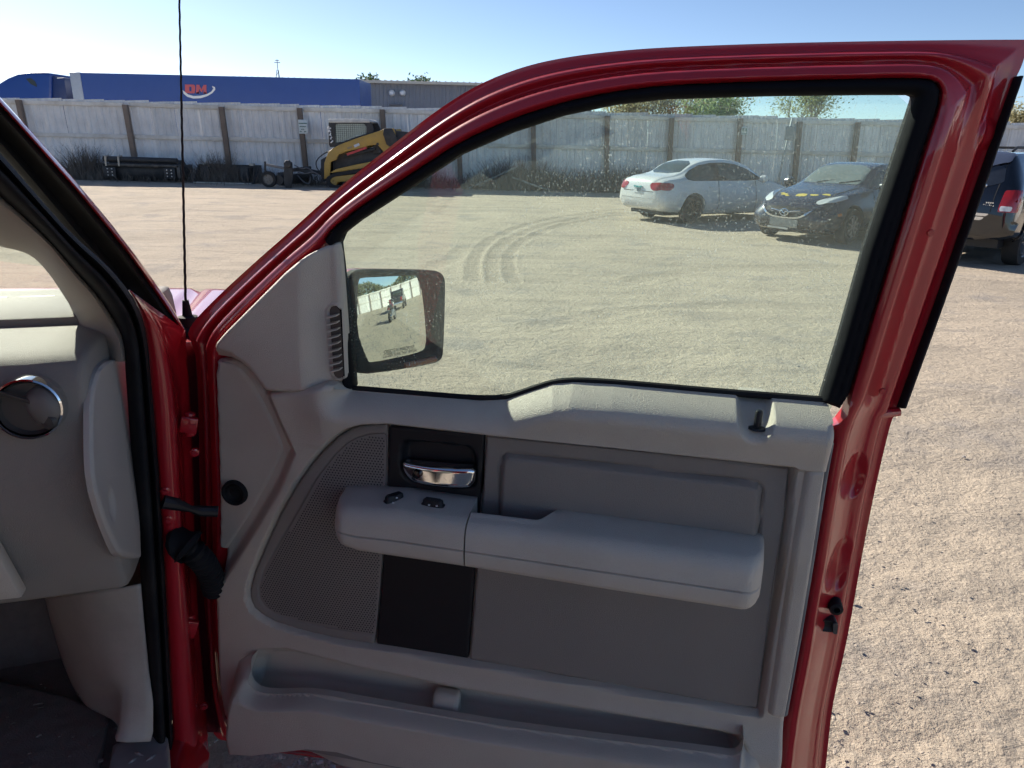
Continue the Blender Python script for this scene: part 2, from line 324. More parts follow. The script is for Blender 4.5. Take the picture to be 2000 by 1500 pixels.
# tyre tracks curving away from behind the white car
TRK = [[onground(x, y)[:2] for x, y in c] for c in (
    [(925, 545), (922, 515), (935, 488), (965, 464), (1010, 445), (1075, 428), (1180, 414), (1215, 411)],
    [(965, 548), (958, 515), (968, 490), (1000, 465), (1050, 445), (1120, 428), (1210, 416)],
    [(1003, 548), (990, 515), (995, 492), (1020, 470), (1070, 450), (1130, 433), (1215, 419)])]
TRK2 = [[onground(x, y)[:2] for x, y in c] for c in ([(180, 432), (400, 400), (700, 402), (1000, 408), (1200, 404)], [(1240, 545), (1400, 520), (1650, 525)], [(1020, 640), (1300, 590), (1640, 600)], [(700, 560), (850, 520), (920, 480)])]
def build_ground():
    th = np.concatenate([np.radians(np.arange(-43, 43.01, .15)), np.radians(np.arange(46, 316.5, 3.))]); n = len(th)
    rr = np.concatenate([.3 * 1.0065 ** np.arange(0, 820), .3 * 1.0065 ** 819 * 1.17 ** np.arange(1, 28)])
    TH, RR = np.meshgrid(th, rr); x = (RR * np.sin(TH)).ravel(); y = (RR * np.cos(TH)).ravel(); cs = (.0065 * RR).ravel()
    z = np.zeros_like(x)
    for k, (lam, amp) in enumerate(((7., .05), (2.1, .03), (.62, .018), (.21, .011), (.085, .009), (.04, .0075), (.019, .005))):
        wgt = 1 - sstep(cs, lam / 5, lam / 2.2); q = vnoise(x / lam + k * 17.3, y / lam - k * 9.1, k) + .5 * vnoise(x / lam * 1.9 + 5, y / lam * 1.9, k + 20)
        z += wgt * amp * q
    z += .02 * vnoise(x / 3.2, y / .55, 40) * (1 - sstep(cs, .12, .3)) + .014 * vnoise(x / 1.6 + 3, y / .27, 41) * (1 - sstep(cs, .06, .16))
    stone = vnoise(x / .03, y / .03, 50); z += np.where(stone > .33, (stone - .33) * .05, 0) * (1 - sstep(cs, .008, .02))
    z *= sstep(300 - np.hypot(x, y), 0, 200)
    tr = np.zeros_like(x); P = np.stack([x, y], 1); near = np.nonzero((np.abs(x) < 14) & (y > 2) & (y < 26))[0]
    for c in TRK:
        d, _ = segdist(P[near], chaikin(c, 2, False), False); g = 1 - sstep(d, .07, .13); rim = np.exp(-((d - .15) / .04) ** 2)
        z[near] += -.007 * g + .006 * rim; tr[near] = np.maximum(tr[near], g * (.55 + .45 * (np.sin(np.hypot(x[near], y[near]) * 60) > 0)))
    for c in TRK2:
        d, _ = segdist(P[near], chaikin(c, 2, False), False); g = 1 - sstep(d, .08, .2); z[near] += -.006 * g + .004 * np.exp(-((d - .22) / .06) ** 2); tr[near] = np.maximum(tr[near], .35 * g)
    V = np.stack([x, y, z], 1); V = np.vstack([V, [[0, 0, 0]]]); m = len(rr)
    i, j = np.meshgrid(np.arange(m - 1), np.arange(n), indexing='ij'); i = i.ravel(); j = j.ravel(); j2 = (j + 1) % n
    F = np.stack([i * n + j, (i + 1) * n + j, (i + 1) * n + j2, i * n + j2], 1)[:, ::-1]
    me = bpy.data.meshes.new('ground'); nf = len(F); tri = np.stack([np.full(n, len(V) - 1), np.arange(n), (np.arange(n) + 1) % n], 1)[:, ::-1]
    me.vertices.add(len(V)); me.vertices.foreach_set('co', V.ravel())
    me.loops.add(nf * 4 + n * 3); me.loops.foreach_set('vertex_index', np.concatenate([F.ravel(), tri.ravel()]).astype(np.int32))
    me.polygons.add(nf + n); ls = np.concatenate([np.arange(nf) * 4, nf * 4 + np.arange(n) * 3]); me.polygons.foreach_set('loop_start', ls.astype(np.int32))
    me.update(calc_edges=True); me.validate()
    a = me.attributes.new('track', 'FLOAT', 'POINT'); a.data.foreach_set('value', np.append(tr, 0).astype(np.float32))
    me.polygons.foreach_set('use_smooth', [True] * len(me.polygons)); me.materials.append(ground_mat())
    o = bpy.data.objects.new('ground', me); COL.objects.link(o); tag(o, 'beige gravel and dirt lot with curved tyre tracks', kind='structure'); return o
build_ground()
# loose stones
def stones(name, count, area, smin, smax, m, label, seed=3):
    r = random.Random(seed); t = (1 + 5 ** .5) / 2
    iv = [Vector(p).normalized() for p in ((-1, t, 0), (1, t, 0), (-1, -t, 0), (1, -t, 0), (0, -1, t), (0, 1, t), (0, -1, -t), (0, 1, -t), (t, 0, -1), (t, 0, 1), (-t, 0, -1), (-t, 0, 1))]
    fi = [(0, 11, 5), (0, 5, 1), (0, 1, 7), (0, 7, 10), (0, 10, 11), (1, 5, 9), (5, 11, 4), (11, 10, 2), (10, 7, 6), (7, 1, 8), (3, 9, 4), (3, 4, 2), (3, 2, 6), (3, 6, 8), (3, 8, 9), (4, 9, 5), (2, 4, 11), (6, 2, 10), (8, 6, 7), (9, 8, 1)]
    v = []; f = []
    for _ in range(count):
        x, y, k = area(r); s = (smin + (smax - smin) * r.random() ** 5) * k; a = r.random() * 6.28; sx, sy, sz = s * r.uniform(.8, 1.5), s * r.uniform(.6, 1.1), s * r.uniform(.4, .8); b = len(v)
        for p in iv:
            q = r.uniform(.75, 1.15); px, py = p.x * sx * q, p.y * sy * q
            v.append((x + px * math.cos(a) - py * math.sin(a), y + px * math.sin(a) + py * math.cos(a), p.z * sz * q + sz * .1))
        f += [(b + i, b + j, b + k_) for i, j, k_ in fi]
    return tag(mk(name, v, f, m, None, False), label, kind='stuff')
def area_near(r):
    while True:
        d = 1.2 * (9 / 1.2) ** r.random(); a = RAD(r.uniform(-30, 40)); 
        if d > 3.2 or a > RAD(18) or a < RAD(-3): return d * math.sin(a), d * math.cos(a), 1
        if r.random() < .15: return d * math.sin(a), d * math.cos(a), 1
stone_m = mat('stone', (.40, .34, .275), .9, var=.45, vs=35, bump=.4, bs=120)
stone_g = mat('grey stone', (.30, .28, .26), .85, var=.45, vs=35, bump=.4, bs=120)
stones('gravel', 6000, area_near, .002, .0085, stone_m, 'tan loose gravel scattered over the dirt', 3)
stones('gravel', 110, area_near, .002, .014, stone_g, 'dark grey loose gravel scattered over the dirt', 9)
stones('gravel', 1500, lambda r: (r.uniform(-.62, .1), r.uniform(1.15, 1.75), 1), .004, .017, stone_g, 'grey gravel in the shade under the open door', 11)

# ================================================================== fence
zinc = mat('weathered sheet metal', (.80, .79, .78), .5, .0, var=.10, vs=3, dirt=(.50, .485, .49), dirt_amt=.6, dirt_s=1.3, rnd_amt=.10, spec=.4)
railm = mat('pale rail', (.76, .73, .68), .7, var=.12, vs=4, dirt=(.42, .36, .28), dirt_amt=.6, dirt_s=1.5, rnd_amt=.06)
postm = mat('brown steel post', (.22, .165, .13), .8, var=.3, vs=5, dirt=(.22, .18, .15), rnd_amt=.15)
FH = 2.84
def sheet_mesh(lean):
    prof = [(0, 0)]; n = 3
    for k in range(n):
        x0 = k / n; prof += [(x0 + .06, 0), (x0 + .10, -.035), (x0 + .17, -.035), (x0 + .21, 0), (x0 + .255, 0), (x0 + .265, -.008), (x0 + .275, 0)]
    prof += [(1, 0)]; v = []; f = []
    for z in (0.03, .9, 1.9, FH):
        for x, y in prof: v.append((x, y + .01 * math.sin(z * 3 + x * 5), z))
    m = len(prof)
    for j in range(3):
        for i in range(m - 1): f.append((j * m + i, j * m + i + 1, (j + 1) * m + i + 1, (j + 1) * m + i))
    me = mk('sheet', v, f, zinc, None, False); md = me.data; COL.objects.unlink(me); bpy.data.objects.remove(me); return md
SHEET = sheet_mesh(0)
def fence(label, pts, lean=0., facing=-1, seed=1, group=None):
    """pts: post positions (x,y) along the line; sheets behind the posts"""
    r = random.Random(seed); o = thing('fence', label, 'fence', (pts[0][0], pts[0][1], 0), 0, None); ox, oy = pts[0]
    for i, p in enumerate(pts):
        mb = MB(); lx = lean * r.uniform(.7, 1.25); h = FH - .12 + r.uniform(-.05, .06); hw = .088
        mb.add([(p[0] - ox + a * hw + (lx * h if z else 0) * -1, p[1] - oy + b * .08 - .06 * 1, z * h) for z in (0, 1) for a, b in ((-1, -1), (1, -1), (1, 1), (-1, 1))], [(3, 2, 1, 0), (4, 5, 6, 7), (0, 1, 5, 4), (1, 2, 6, 5), (2, 3, 7, 6), (3, 0, 4, 7)])
        mb.build('post', postm, o, .012)
        if i == len(pts) - 1: break
        q = pts[i + 1]; d = Vector((q[0] - p[0], q[1] - p[1], 0)); Lb = d.length; ang = math.atan2(d.y, d.x); nrm = Vector((math.sin(ang), -math.cos(ang), 0))
        base = Vector((p[0] - ox, p[1] - oy, 0)) - nrm * .12
        ns = max(2, round(Lb / .82))
        for k in range(ns):
            s = bpy.data.objects.new('sheet', SHEET); COL.objects.link(s); s.parent = o; s.location = base + d * (k / ns) - nrm * (.004 * (k % 2)) + Vector((-lean * 1.2, 0, 0)); s.rotation_euler = (0, r.uniform(-.004, .004) - lean * .9, ang); s.scale = (Lb / ns * 1.0, 1, 1 + r.uniform(-.008, .012))
        for nm, z0, z1 in (('top_rail', FH - .22, FH - .07), ('mid_rail', 1.50, 1.65)):
            mb = MB(); a = Vector((p[0] - ox, p[1] - oy, 0)) - nrm * .05 + d.normalized() * .11; b = Vector((q[0] - ox, q[1] - oy, 0)) - nrm * .05 - d.normalized() * .11; j = r.uniform(-.015, .015); zc = (z0 + z1) / 2
            a += Vector((-lean * zc, 0, 0)); b += Vector((-lean * zc, 0, 0))
            mb.bar(a + Vector((0, 0, zc + j)), b + Vector((0, 0, zc - j)), .045, z1 - z0); mb.build(nm, railm, o, .008)
    return o
def fline(x): return 28.1 + (x + 14.7) * .032
fpx = [-190, 55, 258, 442, 593, 752, 897, 1043, 1187, 1310, 1445, 1560, 1672, 1768]
fp = []
for px in fpx:
    x = 0.
    for _ in range(6): x = aty(px, 275, fline(x))[0]
    fp.append((x + .06, fline(x)))
while fp[-1][0] < 44: fp.append((fp[-1][0] + 2.5, fline(fp[-1][0] + 2.5)))
fence('long grey corrugated metal fence with brown posts running behind the parked vehicles', fp, .045)
fx, fy = fp[-1]
fence('grey corrugated metal fence down the right side of the lot, seen in the door mirror', [(fx + .3 + .04 * k, fy - 1.2 - 2.6 * k) for k in range(24)], 0, seed=5)
# ------------------------------------------------------------------ signs
signw = mat('sign white', (.66, .70, .69), .5, var=.05); signg = mat('sign green print', (.06, .16, .12), .5); signb = mat('sign back grey', (.20, .22, .23), .45, .5, var=.2)
def sign_on_fence(px0, px1, py0, py1, Y, label, rows):
    a = aty(px0, py1, Y); b = aty(px1, py0, Y); w_, h_ = b[0] - a[0], b[2] - a[2]
    o = thing('sign', label, 'sign', (a[0] + w_ / 2, Y, a[2]))
    MB().box(-w_ / 2, w_ / 2, -.012, 0, 0, h_).build('plate', signw, o, .004)
    for z0, z1, segs in rows:
        mb = MB()
        for s0, s1 in segs:
            x = s0
            while x < s1 - .01:
                ww = min(.055 + .03 * rnd.random(), s1 - x); mb.box(-w_ / 2 + x * w_, -w_ / 2 + (x + ww * .8) * w_, -.0165, -.0125, z0 * h_, z1 * h_); x += ww + .012
        mb.build('print_row', signg, o)
    return o
sign_on_fence(584, 600, 234, 261, fline(-9) - .2, 'small white sign with rows of green print on a brown fence post', [(.70, .78, [(.06, .94)]), (.47, .55, [(.14, .86)]), (.28, .35, [(.28, .62)]), (.12, .19, [(.12, .34), (.6, .85)])])
sign_on_fence(1447, 1461, 248, 263, fline(8) - .2, 'little square white sign on the fence above the dark blue sedan', [(.4, .85, [(.1, .42), (.58, .9)]), (.14, .24, [(.1, .9)])])
c = onground(1515, 372); bx = aty(1516, 372, 27.4)
o = thing('sign_post', 'grey square sign on a metal pole standing between the two sedans by the fence', 'sign', (bx[0], 27.4, 0))
tp = aty(1526, 243, 27.4); MB().bar((-.02, 0, 0), (.22, 0, 2.75), .06, .06).build('pole', mat('galvanised pole', (.30, .33, .34), .5, .4), o, .008)
MB().box(.02, .38, -.045, -.03, 2.0, 2.48).build('plate', signb, o, .006)
MB().box(.05, .35, -.049, -.046, 2.03, 2.45).build('plate_stiffener', mat('sign back paint', (.24, .26, .27), .5), o)

# ================================================================== beyond the fence
blue = mat('trailer blue', (.006, .05, .27), .35, var=.12, vs=2, coat=.3, dirt=(.02, .06, .24), dirt_s=1.)
white = mat('white paint', (.75, .76, .78), .4, var=.04, vs=3); redp = mat('red print', (.52, .10, .12), .5)
dark = mat('dark rubber', (.02, .02, .022), .75, var=.3); steel = mat('painted steel grey', (.17, .17, .18), .5, .4, var=.2)
chrome = mat('chrome', (.78, .78, .79), .07, 1., var=.05)
def wheel(name, parent, loc, r, w_, axis, rim_m, tm, spokes=5, out=1):
    """tyre with a rim sub-part; axis 'y'; out=+1/-1 the outer side"""
    prof = [(r * .62, -w_ * .45), (r * .8, -w_ * .5), (r * .95, -w_ * .46), (r, -w_ * .32), (r, w_ * .32), (r * .95, w_ * .46), (r * .8, w_ * .5), (r * .62, w_ * .45)]
    t = MB().lathe(prof, 28, 'y').build(name, tm, parent); t.location = loc
    mb = MB().lathe([(0, out * w_ * .1), (r * .55, out * w_ * .12), (r * .60, out * w_ * .42), (r * .64, out * w_ * .46), (r * .64, -out * w_ * .4)], 28, 'y')
    for k in range(spokes):
        a = 2 * math.pi * k / spokes + .3
        mb.bar((.06 * r * math.cos(a), out * w_ * .36, .06 * r * math.sin(a)), (r * .6 * math.cos(a), out * w_ * .40, r * .6 * math.sin(a)), r * .20, w_ * .14)
    mb.lathe([(0, out * w_ * .46), (r * .13, out * w_ * .45), (r * .16, out * w_ * .3)], 16, 'y')
    mb.build('rim', rim_m, t, 0); return t
YT = 33.
a = aty(137, 139, YT); b = aty(702, 157, YT)
tr = thing('semi_trailer', 'long blue box trailer with red and white lettering parked behind the fence', 'trailer', (a[0], YT, 0), math.atan2(0, 1)); LT = b[0] - a[0]; HT = (a[2] + b[2]) / 2
MB().box(0, LT, 0, 2.5, 1.25, HT).build('cargo_box', blue, tr, .012, smooth=False)
MB().box(-.05, .42, -.03, 2.53, 1.2, HT + .02).build('front_corner_panel', mat('pale corner', (.42, .46, .52), .45, .3), tr, .04)
MB().box(.0, LT, -.015, 2.515, 1.1, 1.28).build('bottom_rail', steel, tr, .01)
for k in range(2):
    for yy in (.15, 2.35): wheel('wheel', tr, (LT - 1.2 - 1.3 * k, yy, .5), .5, .28, 'y', steel, dark, 5, -1 if yy < 1 else 1)
MB().box(LT - 3.4, LT - .3, .7, 1.8, .8, 1.1).build('bogie_frame', steel, tr, .02); MB().box(2.2, 2.4, .5, 2., 0.02, 1.1).build('landing_gear', steel, tr, .01)
def letter(parent, name, strokes, m, x0, z0, s, y):
    mb = MB()
    for p in strokes: mb.prism([(x0 + q[0] * s + q[1] * s * .12, z0 + q[1] * s) for q in p], y - .012, y)
    return mb.build(name, m, parent)
Pl = lambda px, py: (lambda q: (q[0] - a[0], q[2]))(aty(px, py, YT))
lx, lz = Pl(363, 182); s_ = Pl(363, 165)[1] - lz
letter(tr, 'letter_d', [[(-.08, 0), (.44, 0), (.44, 1), (-.08, 1)], [(.44, 0), (1.0, 0), (1.16, .12), (1.16, .24), (.44, .24)], [(.44, .76), (1.16, .76), (1.16, .88), (1.0, 1), (.44, 1)], [(.72, .24), (1.18, .24), (1.18, .76), (.72, .76)]], redp, lx, lz, s_, -.004)
letter(tr, 'letter_m', [[(1.32, 0), (1.66, 0), (1.66, 1), (1.32, 1)], [(2.22, 0), (2.56, 0), (2.56, 1), (2.22, 1)], [(1.66, 1), (1.66, .55), (1.94, .12), (1.94, .5)], [(1.94, .5), (1.94, .12), (2.22, .55), (2.22, 1)], [(1.26, 0), (1.72, 0), (1.72, .14), (1.26, .14)], [(2.14, 0), (2.62, 0), (2.62, .14), (2.14, .14)]], redp, lx, lz, s_, -.004)
swo = [(357, 176), (359, 183), (366, 189), (378, 192.5), (392, 192), (405, 188), (415, 182), (421, 175), (420, 170), (414, 168), (417, 173), (413, 179), (404, 184), (392, 187), (378, 187.5), (367, 184), (361, 179)]
MB().prism([Pl(*q) for q in swo], -.020, -.017).build('swoosh', white, tr)
# tractor unit
a2 = aty(-25, 141, 34.); b2 = aty(128, 141, 34.)
sm = thing('semi_tractor', 'blue sleeper cab truck with curved roof fairing behind the fence', 'truck', (a2[0], 34., 0))
Q = lambda px, py: (lambda q: (q[0] - a2[0], q[2]))(aty(px, py, 34.))
roof = [Q(-60, 330), Q(-60, 205), Q(-20, 180), Q(0, 161), Q(15, 152), Q(35, 144), Q(60, 141), Q(85, 141), Q(99, 143), Q(100, 185), Q(100, 330)]
MB().prism(roof, 0, 2.4).build('cab', blue, sm, .1, seg=3)
MB().prism([Q(99.5, 147), Q(106, 152), Q(122, 151), Q(127, 186), Q(127, 330), Q(99.5, 330)], .12, 2.28).build('side_fairing', mat('fairing dark blue', (.02, .04, .14), .4), sm, .03)
MB().prism([Q(51, 154), Q(60, 152.5), Q(68, 158), Q(72, 166), Q(72, 170), Q(60, 164)], -.012, .01).build('side_window', mat('dark glass', (.015, .018, .022), .08, var=.3), sm)
for k in (0.9, 3.2): wheel('wheel', sm, (k, .1, .5), .5, .28, 'y', chrome, dark, 5, -1); wheel('wheel', sm, (k, 2.3, .5), .5, .28, 'y', chrome, dark, 5, 1)
# grey steel building
YB = 50.; a3 = aty(455, 147, YB); b3 = aty(1158, 172, YB); zt = 5.15
bl = thing('steel_building', 'long grey ribbed metal warehouse with two wall lamps beyond the fence', 'building', (a3[0], YB, 0)); LB = b3[0] - a3[0] 
v = []; f = []; nrib = 96
for i in range(nrib):
    x0 = LB * i / nrib; dx = LB / nrib
    for x, y in ((x0, 0), (x0 + dx * .62, 0), (x0 + dx * .72, -.05), (x0 + dx * .9, -.05)):
        v += [(x, y, 0), (x, y, zt)]
v += [(LB, 0, 0), (LB, 0, zt)]
f = [(2 * i, 2 * i + 2, 2 * i + 3, 2 * i + 1) for i in range(len(v) // 2 - 1)]; n = len(v); v += [(LB, 14, 0), (LB, 14, zt), (0, 14, 0), (0, 14, zt)]; f += [(n - 2, n, n + 1, n - 1), (n, n + 2, n + 3, n + 1), (n + 2, 0, 1, n + 3)]
mk('wall', v, f, mat('grey wall sheet', (.27, .285, .32), .55, .1, var=.1, vs=1.5, dirt=(.22, .23, .26)), bl, False)
mb = MB(); mb.add([(-.4, -.45, zt - .02), (LB + .3, -.45, zt - .02), (LB + .3, 7, zt + .12), (-.4, 7, zt + .12), (-.4, 14.4, zt - .02), (LB + .3, 14.4, zt - .02), (-.4, -.45, zt + .14), (LB + .3, -.45, zt + .14), (LB + .3, 7, zt + .26), (-.4, 7, zt + .26), (-.4, 14.4, zt + .14), (LB + .3, 14.4, zt + .14)],
    [(0, 3, 2, 1), (3, 4, 5, 2), (6, 7, 8, 9), (9, 8, 11, 10), (0, 1, 7, 6), (4, 10, 11, 5), (1, 2, 8, 7), (2, 5, 11, 8), (0, 6, 9, 3), (3, 9, 10, 4)])
rf = mb.build('roof', mat('pale roof sheet', (.62, .58, .50), .5, .1, var=.08), bl)
mb = MB()
for i in range(60): x = LB * (i + .5) / 60; mb.bar((x, -.46, zt + .16), (x, 7, zt + .28), .05, .06)
mb.build('standing_seams', MATS['pale roof sheet'], rf)
for px in (766, 787):
    p = aty(px, 182, YB); lm = MB().lathe([(0, -.32), (.12, -.3), (.19, -.2), (.20, -.1), (.06, -.06), (.05, 0)], 16, 'y').build('wall_lamp', mat('lamp white', (.8, .82, .84), .3), bl); lm.location = (p[0] - a3[0], -.05, p[2])
p = aty(775, 206, YB); MB().box(p[0] - a3[0] - .4, p[0] - a3[0] + .4, -.6, -.02, p[2] - .05, p[2] + .06).build('door_canopy', steel, bl, .02)
# lattice mast
p0_ = aty(541, 116, 80.); mastm = mat('mast steel', (.35, .38, .42), .5, .5); mb = MB(); zt_ = p0_[2]
for sx, sy in ((-1, -1), (1, -1), (0, 1)): mb.tube([(sx * .62, sy * .5, 4), (sx * .08, sy * .06, zt_ - 1.)], .035, 5)
for k in range(6):
    z = 5 + k * (zt_ - 6) / 6; w_ = .62 * (1 - (z - 4) / (zt_ - 4.6)); mb.tube([(-w_, -w_ * .8, z), (w_, -w_ * .8, z + .5)], .025, 4); mb.tube([(w_, -w_ * .8, z), (0, w_ * .8, z + .5)], .025, 4)
mb.tube([(0, 0, zt_ - 1.1), (0, 0, zt_)], .04, 5); mb.tube([(-.3, 0, zt_ - .3), (.3, 0, zt_ - .3)], .035, 5); mb.tube([(-.2, 0, zt_ - .1), (.2, 0, zt_ - .1)], .035, 5); mb.box(-.5, .5, -.45, .45, 0, 4.05)
o = mb.build('radio_mast', mastm); o.location = (p0_[0], 80, 0); tag(o, 'thin lattice radio mast rising behind the warehouse roof', 'mast')

# ------------------------------------------------------------------ trees
def tree(name, label, x, y, h, spread, bark, leaf, nleaf, leaf_s, seed, depth=5, clump=.5, group=None, low=.28, twigs=True):
    r = random.Random(seed); segs = []; tips = []
    def grow(p, d, L, rad, k):
        q = p; n = 3
        for i in range(n):
            d = (d + Vector((r.uniform(-.16, .16), r.uniform(-.16, .16), r.uniform(-.02, .12)))).normalized(); e = q + d * L / n; segs.append((q, e, rad * (1 - .25 * i / n), rad * (1 - .25 * (i + 1) / n), k)); q = e
            if k >= 2: tips.append((q, k))
        if k >= depth: tips.append((q, k)); return
        for _ in range(r.choice((2, 3, 3)) if k else 4):
            a = r.uniform(0, 6.28); tl = r.uniform(.35, .85) * (spread if k < 2 else 1); nd = (d + Vector((math.cos(a) * tl, math.sin(a) * tl, r.uniform(-.1, .35)))).normalized()
            grow(q - d * L * r.uniform(0, .3), nd, L * r.uniform(.6, .8), rad * .6, k + 1)
    grow(Vector((0, 0, -.05)), Vector((0, 0, 1)), h * low, h * .022, 0)
    zmax = max(s[1].z for s in segs); k_ = h / zmax
    o = thing(name, label, 'tree', (x, y, 0), 0, group)
    mb = MB()
    for p, q, r0, r1, k in segs: mb.tube([p * k_, q * k_], [max(r0, .008), max(r1, .006)], 6 if k < 2 else 4 if k < 4 else 3, cap=False)
    mb.build('trunk', bark, o)
    v = []; f = []
    for i in range(nleaf):
        t, kk = r.choice(tips); p = t * k_ + Vector((r.gauss(0, clump), r.gauss(0, clump), r.gauss(0, clump * .8))) * .45; s = leaf_s * r.uniform(.5, 1.3)
        a = Vector((r.uniform(-1, 1), r.uniform(-1, 1), r.uniform(-1, 1))).normalized(); b_ = a.orthogonal().normalized(); b0 = len(v)
        v += [p - a * s, p + b_ * s * .5, p + a * s, p - b_ * s * .5]; f.append((b0, b0 + 1, b0 + 2, b0 + 3))
    mk('crown', v, f, leaf, o, False); return o
bark = mat('bark', (.20, .17, .145), .9, var=.4, vs=8, bump=.3, bs=60)
leaf_y = leaf_mat('budding leaves', (.42, .385, .23)); leaf_g = leaf_mat('spring leaves', (.23, .30, .14)); leaf_b = leaf_mat('brown buds', (.38, .31, .19)); leaf_d = leaf_mat('dark evergreen leaves', (.07, .12, .045), .3)
def tree_at(px, py_top, Y, *a_, **k_):
    p = aty(px, py_top, Y); return tree(a_[0], a_[1], p[0], Y, p[2], *a_[2:], **k_)
tree_at(727, 149, 72, 'evergreen_tree', 'dark green treetop over the warehouse roof, the larger of two', .42, bark, leaf_d, 4200, .15, 11, clump=.6)
tree_at(825, 154, 74, 'evergreen_tree', 'small dark green treetop over the warehouse roof, right of the other', .35, bark, leaf_d, 3600, .15, 12, clump=.6)
tree_at(1215, 178, 62, 'budding_tree', 'yellowish budding tree over the fence nearest the warehouse end', 1.0, bark, leaf_y, 3000, .12, 13, clump=1.4)
tree_at(1285, 168, 60, 'budding_tree', 'tan budding tree over the fence behind the rear of the white sedan', 1.0, bark, leaf_y, 3400, .10, 14, clump=1.6)
tree_at(1345, 128, 64, 'bare_tree', 'tall nearly bare tree with thin branches over the fence above the white sedan', .9, bark, leaf_b, 1500, .12, 15, clump=1.2)
tree_at(1378, 176, 60, 'budding_tree', 'low tan shrub tree over the fence above the white sedan roof', .9, bark, leaf_b, 2000, .10, 26, clump=1.3)
tree_at(1418, 190, 52, 'leafy_tree', 'small bright green tree over the fence above the white sedan hood', .9, bark, leaf_g, 4200, .11, 16, clump=1.2)
tree_at(1586, 158, 48, 'budding_tree', 'round tree with grey branches and green buds over the fence above the dark blue sedan', 1.05, bark, leaf_mat('green buds', (.30, .33, .15)), 3400, .085, 17, clump=1.3, low=.25)
tree_at(2005, 222, 46, 'budding_tree', 'pale tan tree at the right edge above the dark SUV', .9, bark, leaf_y, 6000, .11, 18, clump=1.2)
# wood seen in the mirror
r = random.Random(4); v = []; f = []
for i in range(26000):
    y = r.uniform(-45, 95); hh = 4.1 + 1.0 * math.sin(y * .13) + 1.5 * math.sin(y * .37 + 1); z = hh * r.random() ** .7; p = Vector((62 + r.uniform(-3, 3), y, z)); s = r.uniform(.2, .5)
    a = Vector((r.uniform(-1, 1), r.uniform(-1, 1), r.uniform(-1, 1))).normalized(); b_ = a.orthogonal().normalized(); b0 = len(v); v += [p - a * s, p + b_ * s * .6, p + a * s, p - b_ * s * .6]; f.append((b0, b0 + 1, b0 + 2, b0 + 3))
tag(mk('treeline', v, f, leaf_mat('far wood', (.11, .125, .06), .3), None, False), 'dark band of trees beyond the right-hand fence, seen in the mirror', kind='stuff')

# ------------------------------------------------------------------ dry weeds along the fence foot
weedm = mat('dry weeds', (.155, .130, .108), .9, var=.6, vs=3)
def brush(r, n, xs, h0, w_=.012):
    v = []; f = []
    for _ in range(n):
        x, y, h = xs(r); h *= h0 * (.15 + 1.0 * r.random() ** 1.6); a = r.uniform(0, 6.28); ln = r.uniform(.05, .9) * h; p = Vector((x, y, 0)); q = p + Vector((math.cos(a) * ln, math.sin(a) * ln * .6, h)); md_ = (p + q) / 2 + Vector((r.uniform(-.06, .06), r.uniform(-.06, .06), .05)); t = Vector((r.uniform(-1, 1), r.uniform(-.4, .4), 0)).normalized() * w_ * r.uniform(.5, 1.3); b = len(v)
        v += [p - t, p + t, md_ + t, md_ - t, q]; f += [(b, b + 1, b + 2, b + 3), (b + 3, b + 2, b + 4)]
        for _k in range(3):
            s0 = p.lerp(q, r.uniform(.3, .95)); s1 = s0 + Vector((r.uniform(-.18, .18), r.uniform(-.12, .12), r.uniform(.0, .2))) * (.4 + h * .5); b = len(v); v += [s0 - t * .6, s0 + t * .6, s1]; f.append((b, b + 1, b + 2))
    return v, f
def strip(r):
    while True:
        x = r.uniform(-16, 30); d = .5 + .5 * vnoise(np.array([x * .45]), np.array([3.3]), 5)[0] * 2
        dens = (.95 if -4.4 < x < 6.2 else .55) * (.45 + d)
        if r.random() < dens: return x, fline(x) - .25 - abs(r.gauss(0, .55)), (1.15 if -4.6 < x < 6.4 else .85) * (.4 + d)
v, f = brush(random.Random(6), 15000, strip, .85, .008)
tag(mk('dry_weeds', v, f, weedm, None, False), 'dark dry weeds growing along the foot of the fence', kind='stuff')
def bush(px, py, Y, h, wd, label, seed):
    p = aty(px, py, Y); o = thing('dry_bush', label, 'bush', (p[0], Y, 0))
    v, f = brush(random.Random(seed), 1300, lambda r: (lambda a, q: (math.cos(a) * q * wd, math.sin(a) * q * .5, h * (1 - .55 * q * q)))(r.uniform(0, 6.28), r.random() ** .6), 1., .009); mk('twigs', v, f, weedm, o, False)
    mb = MB(); rr_ = random.Random(seed + 1)
    for k in range(7): mb.tube([(rr_.uniform(-.1, .1), rr_.uniform(-.1, .1), 0), (rr_.uniform(-.4, .4) * wd, rr_.uniform(-.2, .2), h * .6)], [.025, .008], 5)
    mb.build('stems', bark, o)
bush(172, 340, 27.6, 1.30, .95, 'dense dark dry bush at the fence left of the black roller', 31)
bush(425, 340, 27.7, 1.15, 1.0, 'wispy dark dry bush at the fence behind the black bucket', 32)
# poles leaning on the fence, among the weeds
for q0, q1, lab in (((905, 372), (1010, 326), 'long pale pole lying slanted in the weeds by the fence'), ((1000, 346), (1075, 372), 'short pale pole in the weeds by the fence, sloping to the right')):
    z0, z1 = (aty(*q0, 27.3), aty(*q1, 27.3)); mb = MB().tube([tuple(z0), tuple((z0 + z1) / 2 + np.array([0, 0, -.02])), tuple(z1)], .035, 8)
    o = mb.build('pole', mat('weathered pole', (.36, .35, .31), .8, var=.3)); tag(o, lab, 'pole')
